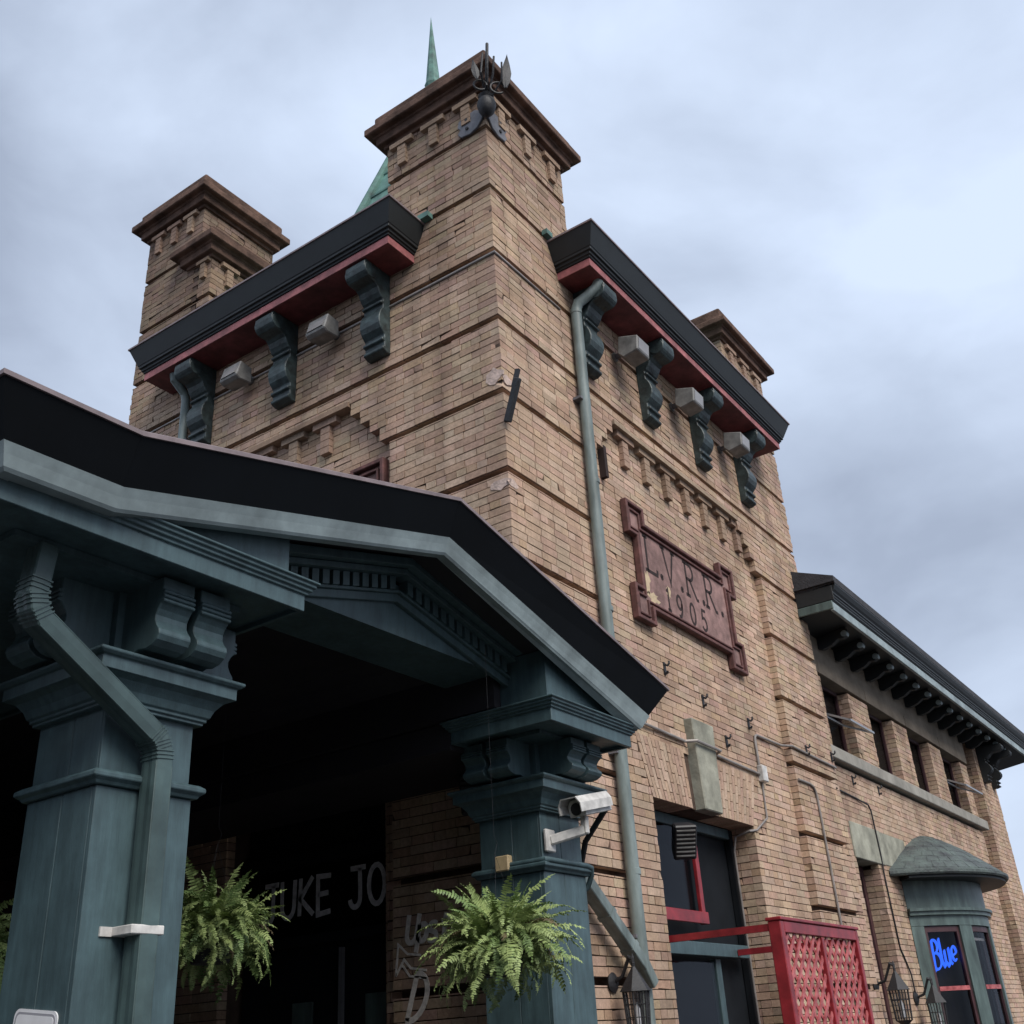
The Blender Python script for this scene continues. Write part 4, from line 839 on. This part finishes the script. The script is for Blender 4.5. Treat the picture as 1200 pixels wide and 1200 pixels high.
# red trellis frame
tx0, tx1, ty, tz = 2.38, 4.42, -1.0, 2.50
tr = thing('trellis', 'bright red trellis frame with diamond lattice standing by the doorway', 'trellis', (3.4, -1, 0))
MB().box(tx0, tx0+.09, ty, ty+.12, 0, tz).build('post', 'red_paint', tr, bevel=.008); MB().box(tx1-.07, tx1, ty, ty+.07, 0, tz-.001).build('post', 'red_paint', tr, bevel=.006); MB().box((tx0+tx1)/2-.03, (tx0+tx1)/2+.03, ty+.004, ty+.066, 0, tz-.105).build('post', 'red_paint', tr, bevel=.006)
MB().box(tx0+.092, tx1-.072, ty, ty+.07, tz-.10, tz-.002).build('rail', 'red_paint', tr, bevel=.006)
MB().box(tx0-.01, tx1+.01, ty-.015, ty+.135, tz+.001, tz+.03).build('cap', 'red_paint', tr, bevel=.006)
for xx, zz in ((tx0+.04, tz-.05), (4.3, tz-.10)): MB().obox((xx, ty+.10, zz), (xx, .29, zz), .05, .06).build('arm', 'red_paint', tr)
xm = (tx0+tx1)/2
for a, b in ((tx0+.09, xm-.03), (xm+.03, tx1-.07)):
    w = b-a; zt = tz-.105; sl = 1.0; zb = .3; st = .16
    for sg, yy in ((1, ty+.03), (-1, ty+.045)):
        z = zb - w*sl
        while z < zt:
            z0, z1 = z, z+w*sl; x0, x1 = (a, b) if sg > 0 else (b, a)
            if z1 > zb:
                t0 = max(0, (zb-z0)/(z1-z0)); t1 = min(1, (zt-z0)/(z1-z0))
                if t1-t0 > .02: MB().obox((x0+(x1-x0)*t0, yy, z0+(z1-z0)*t0), (x0+(x1-x0)*t1, yy, z0+(z1-z0)*t1), .010, .055, (0, 1, 0)) if False else MB().obox((x0+(x1-x0)*t0, yy, z0+(z1-z0)*t0), (x0+(x1-x0)*t1, yy, z0+(z1-z0)*t1), .040, .012, (0, 1, 0)).build('slat', 'lattice_red', tr)
            z += st
# neon sign in the bay
ns = thing('neon_sign', 'glowing blue neon script sign in the bay window', 'neon sign', bp(-35, BR-.14, 2.4))
def neon(pts, r=.012):
    MB().tube([bp(-42.5+x*16, BR-.14, 2.30+y*.42+x*.10) for x, y in pts], r, 8).build('tube', 'neon', ns, smooth=True)
for dx, dy in ((0, 0), (.035, .03)):
    neon([(.10+dx, .98+dy), (.08+dx, .5+dy), (.05+dx, -.05+dy)]); neon([(.10+dx, .98+dy)]+[(x+dx, y+dy) for x, y in circ(.14, .76, .13, .22, 90, -90, 8)]+[(x+dx, y+dy) for x, y in circ(.15, .27, .16, .27, 90, -120, 9)])
    neon([(.36+dx, .98+dy), (.34+dx, .2+dy), (.40+dx, .02+dy), (.45+dx, .1+dy)]); neon([(.48+dx, .55+dy), (.47+dx, .15+dy), (.55+dx, .0+dy), (.62+dx, .12+dy), (.64+dx, .55+dy), (.65+dx, .1+dy), (.70+dx, .02+dy)])
    neon([(x+dx, y+dy) for x, y in [(.76, .28), (.92, .34)]+circ(.84, .34, .10, .24, 10, 300, 12)])
# sign plate on left column
sp = thing('sign_plate', 'white metal sign with grey border on the left porch column', 'sign', (-4.33, -.26, 1.6))
def plate(w, h, r): 
    return [q for cx_, cz_, a in ((w-r, h-r, 0), (-w+r, h-r, 90), (-w+r, -h+r, 180), (w-r, -h+r, 270)) for q in circ(cx_, cz_, r, r, a, a+90, 5)]
ti = R_(6); rot = lambda u, v: (u*math.cos(ti)-v*math.sin(ti), u*math.sin(ti)+v*math.cos(ti))
for w, h, r, p, m, n in ((.16, .24, .035, .006, 'sign_white', 'plate'), (.148, .228, .028, .0075, 'sign_grey', 'border'), (.138, .218, .022, .009, 'sign_white', 'face')):
    MB().prism(plate(w, h, r), lambda u, v, d: (-4.316-d, -.26+rot(-u, v)[0], 1.635+rot(-u, v)[1]), .0005, p).build(n, m, sp)
MB().lathe([(.009, 0), (.009, .004), (0, .006)], (-4.325, -.262, 1.80), 10, axis=(-1, 0, 0)).build('bolt', 'iron_grey', sp)

# ================================================================ hanging ferns
def frond_mesh(k):
    rr = random.Random(40+k); m = MB(); n = 26; Lf = 1.0; P = []
    a = R_(rr.uniform(15, 85)); droop = rr.uniform(.35, 1.3); curl = rr.uniform(-.5, .5); tw = rr.uniform(-.6, .6); p = Vector((0, 0, 0)); hd_ = 0
    for i in range(n+1):
        P.append(p.copy()); t = i/n; ang = a - droop*2.2*t**1.2; hd_ = curl*t**1.4
        p = p + Vector((math.cos(ang)*math.cos(hd_), math.cos(ang)*math.sin(hd_), math.sin(ang)))*Lf/n
    m.tube(P, [.006*(1-.8*i/n)+.001 for i in range(n+1)], 3)
    for i in range(2, n+1):
        t = i/n; w = .135*math.sin(math.pi*min(1, (.12+.88*t)))**.55*(1-.45*t) + .006; d = (P[i]-P[i-1]).normalized(); sd_ = d.cross(Vector((0, 0, 1)))
        sd_ = sd_.normalized() if sd_.length > .05 else Vector((0, 1, 0)); up = sd_.cross(d); q = tw*t; s2 = sd_*math.cos(q)+up*math.sin(q)
        for s_ in (-1, 1):
            if rr.random() < .06: continue
            ww = w*rr.uniform(.75, 1.1); tip = P[i] + s2*s_*ww + d*ww*rr.uniform(.1, .45) - up*ww*rr.uniform(-.05, .55); h = Lf/n*.47; mid = P[i].lerp(tip, .55)+up*ww*.08
            m.add([P[i]-d*h*.7, mid-d*h*.95, tip, mid+d*h*.8, P[i]+d*h*.7], [(0,1,2,3,4)])
    me = bpy.data.meshes.new('frond'); me.from_pydata(m.v, [], m.f); me.update(); me.materials.append(MATS[('frond', 'frond_light', 'frond_light')[k % 3]]); return me
FM = [frond_mesh(k) for k in range(18)]
FD = FM[5].copy(); FD.materials.clear(); FD.materials.append(MATS['frond_dry'])
def fern(label, c, s, ceil, seed, n=290):
    rr = random.Random(seed); t = thing('hanging_fern', label, 'fern', c, 'ferns hanging under the porch'); c = Vector(c)
    MB().lathe([(.0, -.16), (.12*s, -.16), (.17*s, .0), (.18*s, .0), (.18*s, .02), (.16*s, .02), (0, .01)], c, 16).build('basket', 'pot', t)
    MB().lathe([(.155*s, .012), (.10*s, .05), (0, .06)], c, 12).build('soil', 'soil', t)
    for a in (90, 210, 330): MB().tube([c+Vector((.17*s*math.cos(R_(a)), .17*s*math.sin(R_(a)), .01)), c+Vector((0, 0, .55))], .0009, 5).build('chain', 'iron', t)
    MB().tube([c+Vector((0, 0, .55)), c+Vector((.03, 0, .62)), c+Vector((0, 0, .66)), Vector((c.x, c.y, ceil))], .0008, 6).build('hanger', 'iron', t)
    lop = [rr.uniform(.72, 1.25) for _ in range(9)]            # the bush is fuller on some sides than on others
    for i in range(n):
        dry = i > n-9
        o = bpy.data.objects.new('frond', FD if dry else rr.choice(FM)); COL.objects.link(o); o.parent = t
        az = rr.uniform(0, 2*math.pi); r0 = rr.uniform(.0, .17)*s
        o.location = (r0*math.cos(az), r0*math.sin(az), rr.uniform(-.06, .06)); q = s*rr.uniform(.22, .46)*lop[int(az/(2*math.pi)*8.99)]
        o.scale = (q, q*rr.uniform(.85, 1.2), q*rr.uniform(.85, 1.15)); o.rotation_euler = (rr.uniform(-.5, .5), rr.uniform(-.35, .45), az+rr.uniform(-.6, .6))
    m = MB()                                                # the tangle of small fronds inside the bush
    for i in range(int(n*.9)):
        me = rr.choice(FM); az = rr.uniform(0, 2*math.pi); r0 = rr.uniform(0, .2)*s; q = s*rr.uniform(.16, .36)
        M_ = Matrix.Translation(c+Vector((r0*math.cos(az), r0*math.sin(az), rr.uniform(-.16, .12)))) @ Matrix.Rotation(az+rr.uniform(-.8, .8), 4, 'Z') @ Matrix.Rotation(rr.uniform(-.6, .7), 4, 'Y') @ Matrix.Rotation(rr.uniform(-.8, .8), 4, 'X') @ Matrix.Scale(q, 4)
        m.add([M_ @ v.co for v in me.vertices], [tuple(p.vertices) for p in me.polygons])
    m.build('foliage', 'frond_light', t, kind='stuff')
    o = bpy.data.objects.new('frond', FM[0]); COL.objects.link(o); o.parent = t; o.scale = (.45*s,)*3; o.rotation_euler = (.1, -.9, rr.uniform(0, 6))
fern('bushy green fern hanging in front of the right porch column', (-1.62, -.80, 2.16), 1.02, 4.07, 1)
fern('green fern hanging behind the left porch column, beside the dark doorway', (-2.55, .72, 2.34), .95, 4.06, 2)
fern('fern at the left edge, half hidden by the left porch column', (-4.12, .85, 2.2), .95, 3.73, 3, 180)

# ================================================================ neighbouring house beyond the wing
nh = thing('neighbour_house', 'low house with dark roof just visible beyond the brick wing', 'house', (31, 6, 0))
MB().box(28.4, 36, 2.4, 9, 0, 4.5).build('wall', 'stone_frieze', nh); MB().prism([(1.9, 4.5), (9.5, 4.5), (9.5, 4.62), (5.7, 6.6), (1.9, 4.62)], lambda y, z, x: (x, y, z), 27.9, 36.5).build('roof', 'shingle', nh)
for x in (29.5, 31.5, 33.5): 
    w = MB().box(x, x+.9, 2.36, 2.41, 1.2, 2.8).build('window', 'window_frame', nh); MB().box(x+.08, x+.82, 2.35, 2.358, 1.28, 2.72).build('pane', 'black_plastic', w)

# ================================================================ unseen building added behind the camera to shade the porch
ob = thing('added_shade_block', 'unseen plain block added behind the viewer to shade the porch', 'building', (-24, -10, 0))
MB().box(-30, -19, -42, 22, 0, 7.6).build('wall', 'stone_frieze', ob); MB().box(-30.3, -18.7, -42.3, 22.3, 7.6, 8.1).build('parapet', 'cap_stone', ob)
for i in range(20):
    for zf in (1.4, 4.8):
        y = -40+i*3.1; w = MB().box(-19.0, -18.94, y, y+1.2, zf, zf+2.0).build('window', 'window_frame', ob); MB().box(-18.935, -18.925, y+.08, y+1.12, zf+.08, zf+1.92).build('pane', 'black_plastic', w); MB().box(-18.99, -18.84, y-.1, y+1.3, zf-.12, zf-.005).build('sill', 'sill_stone', w)
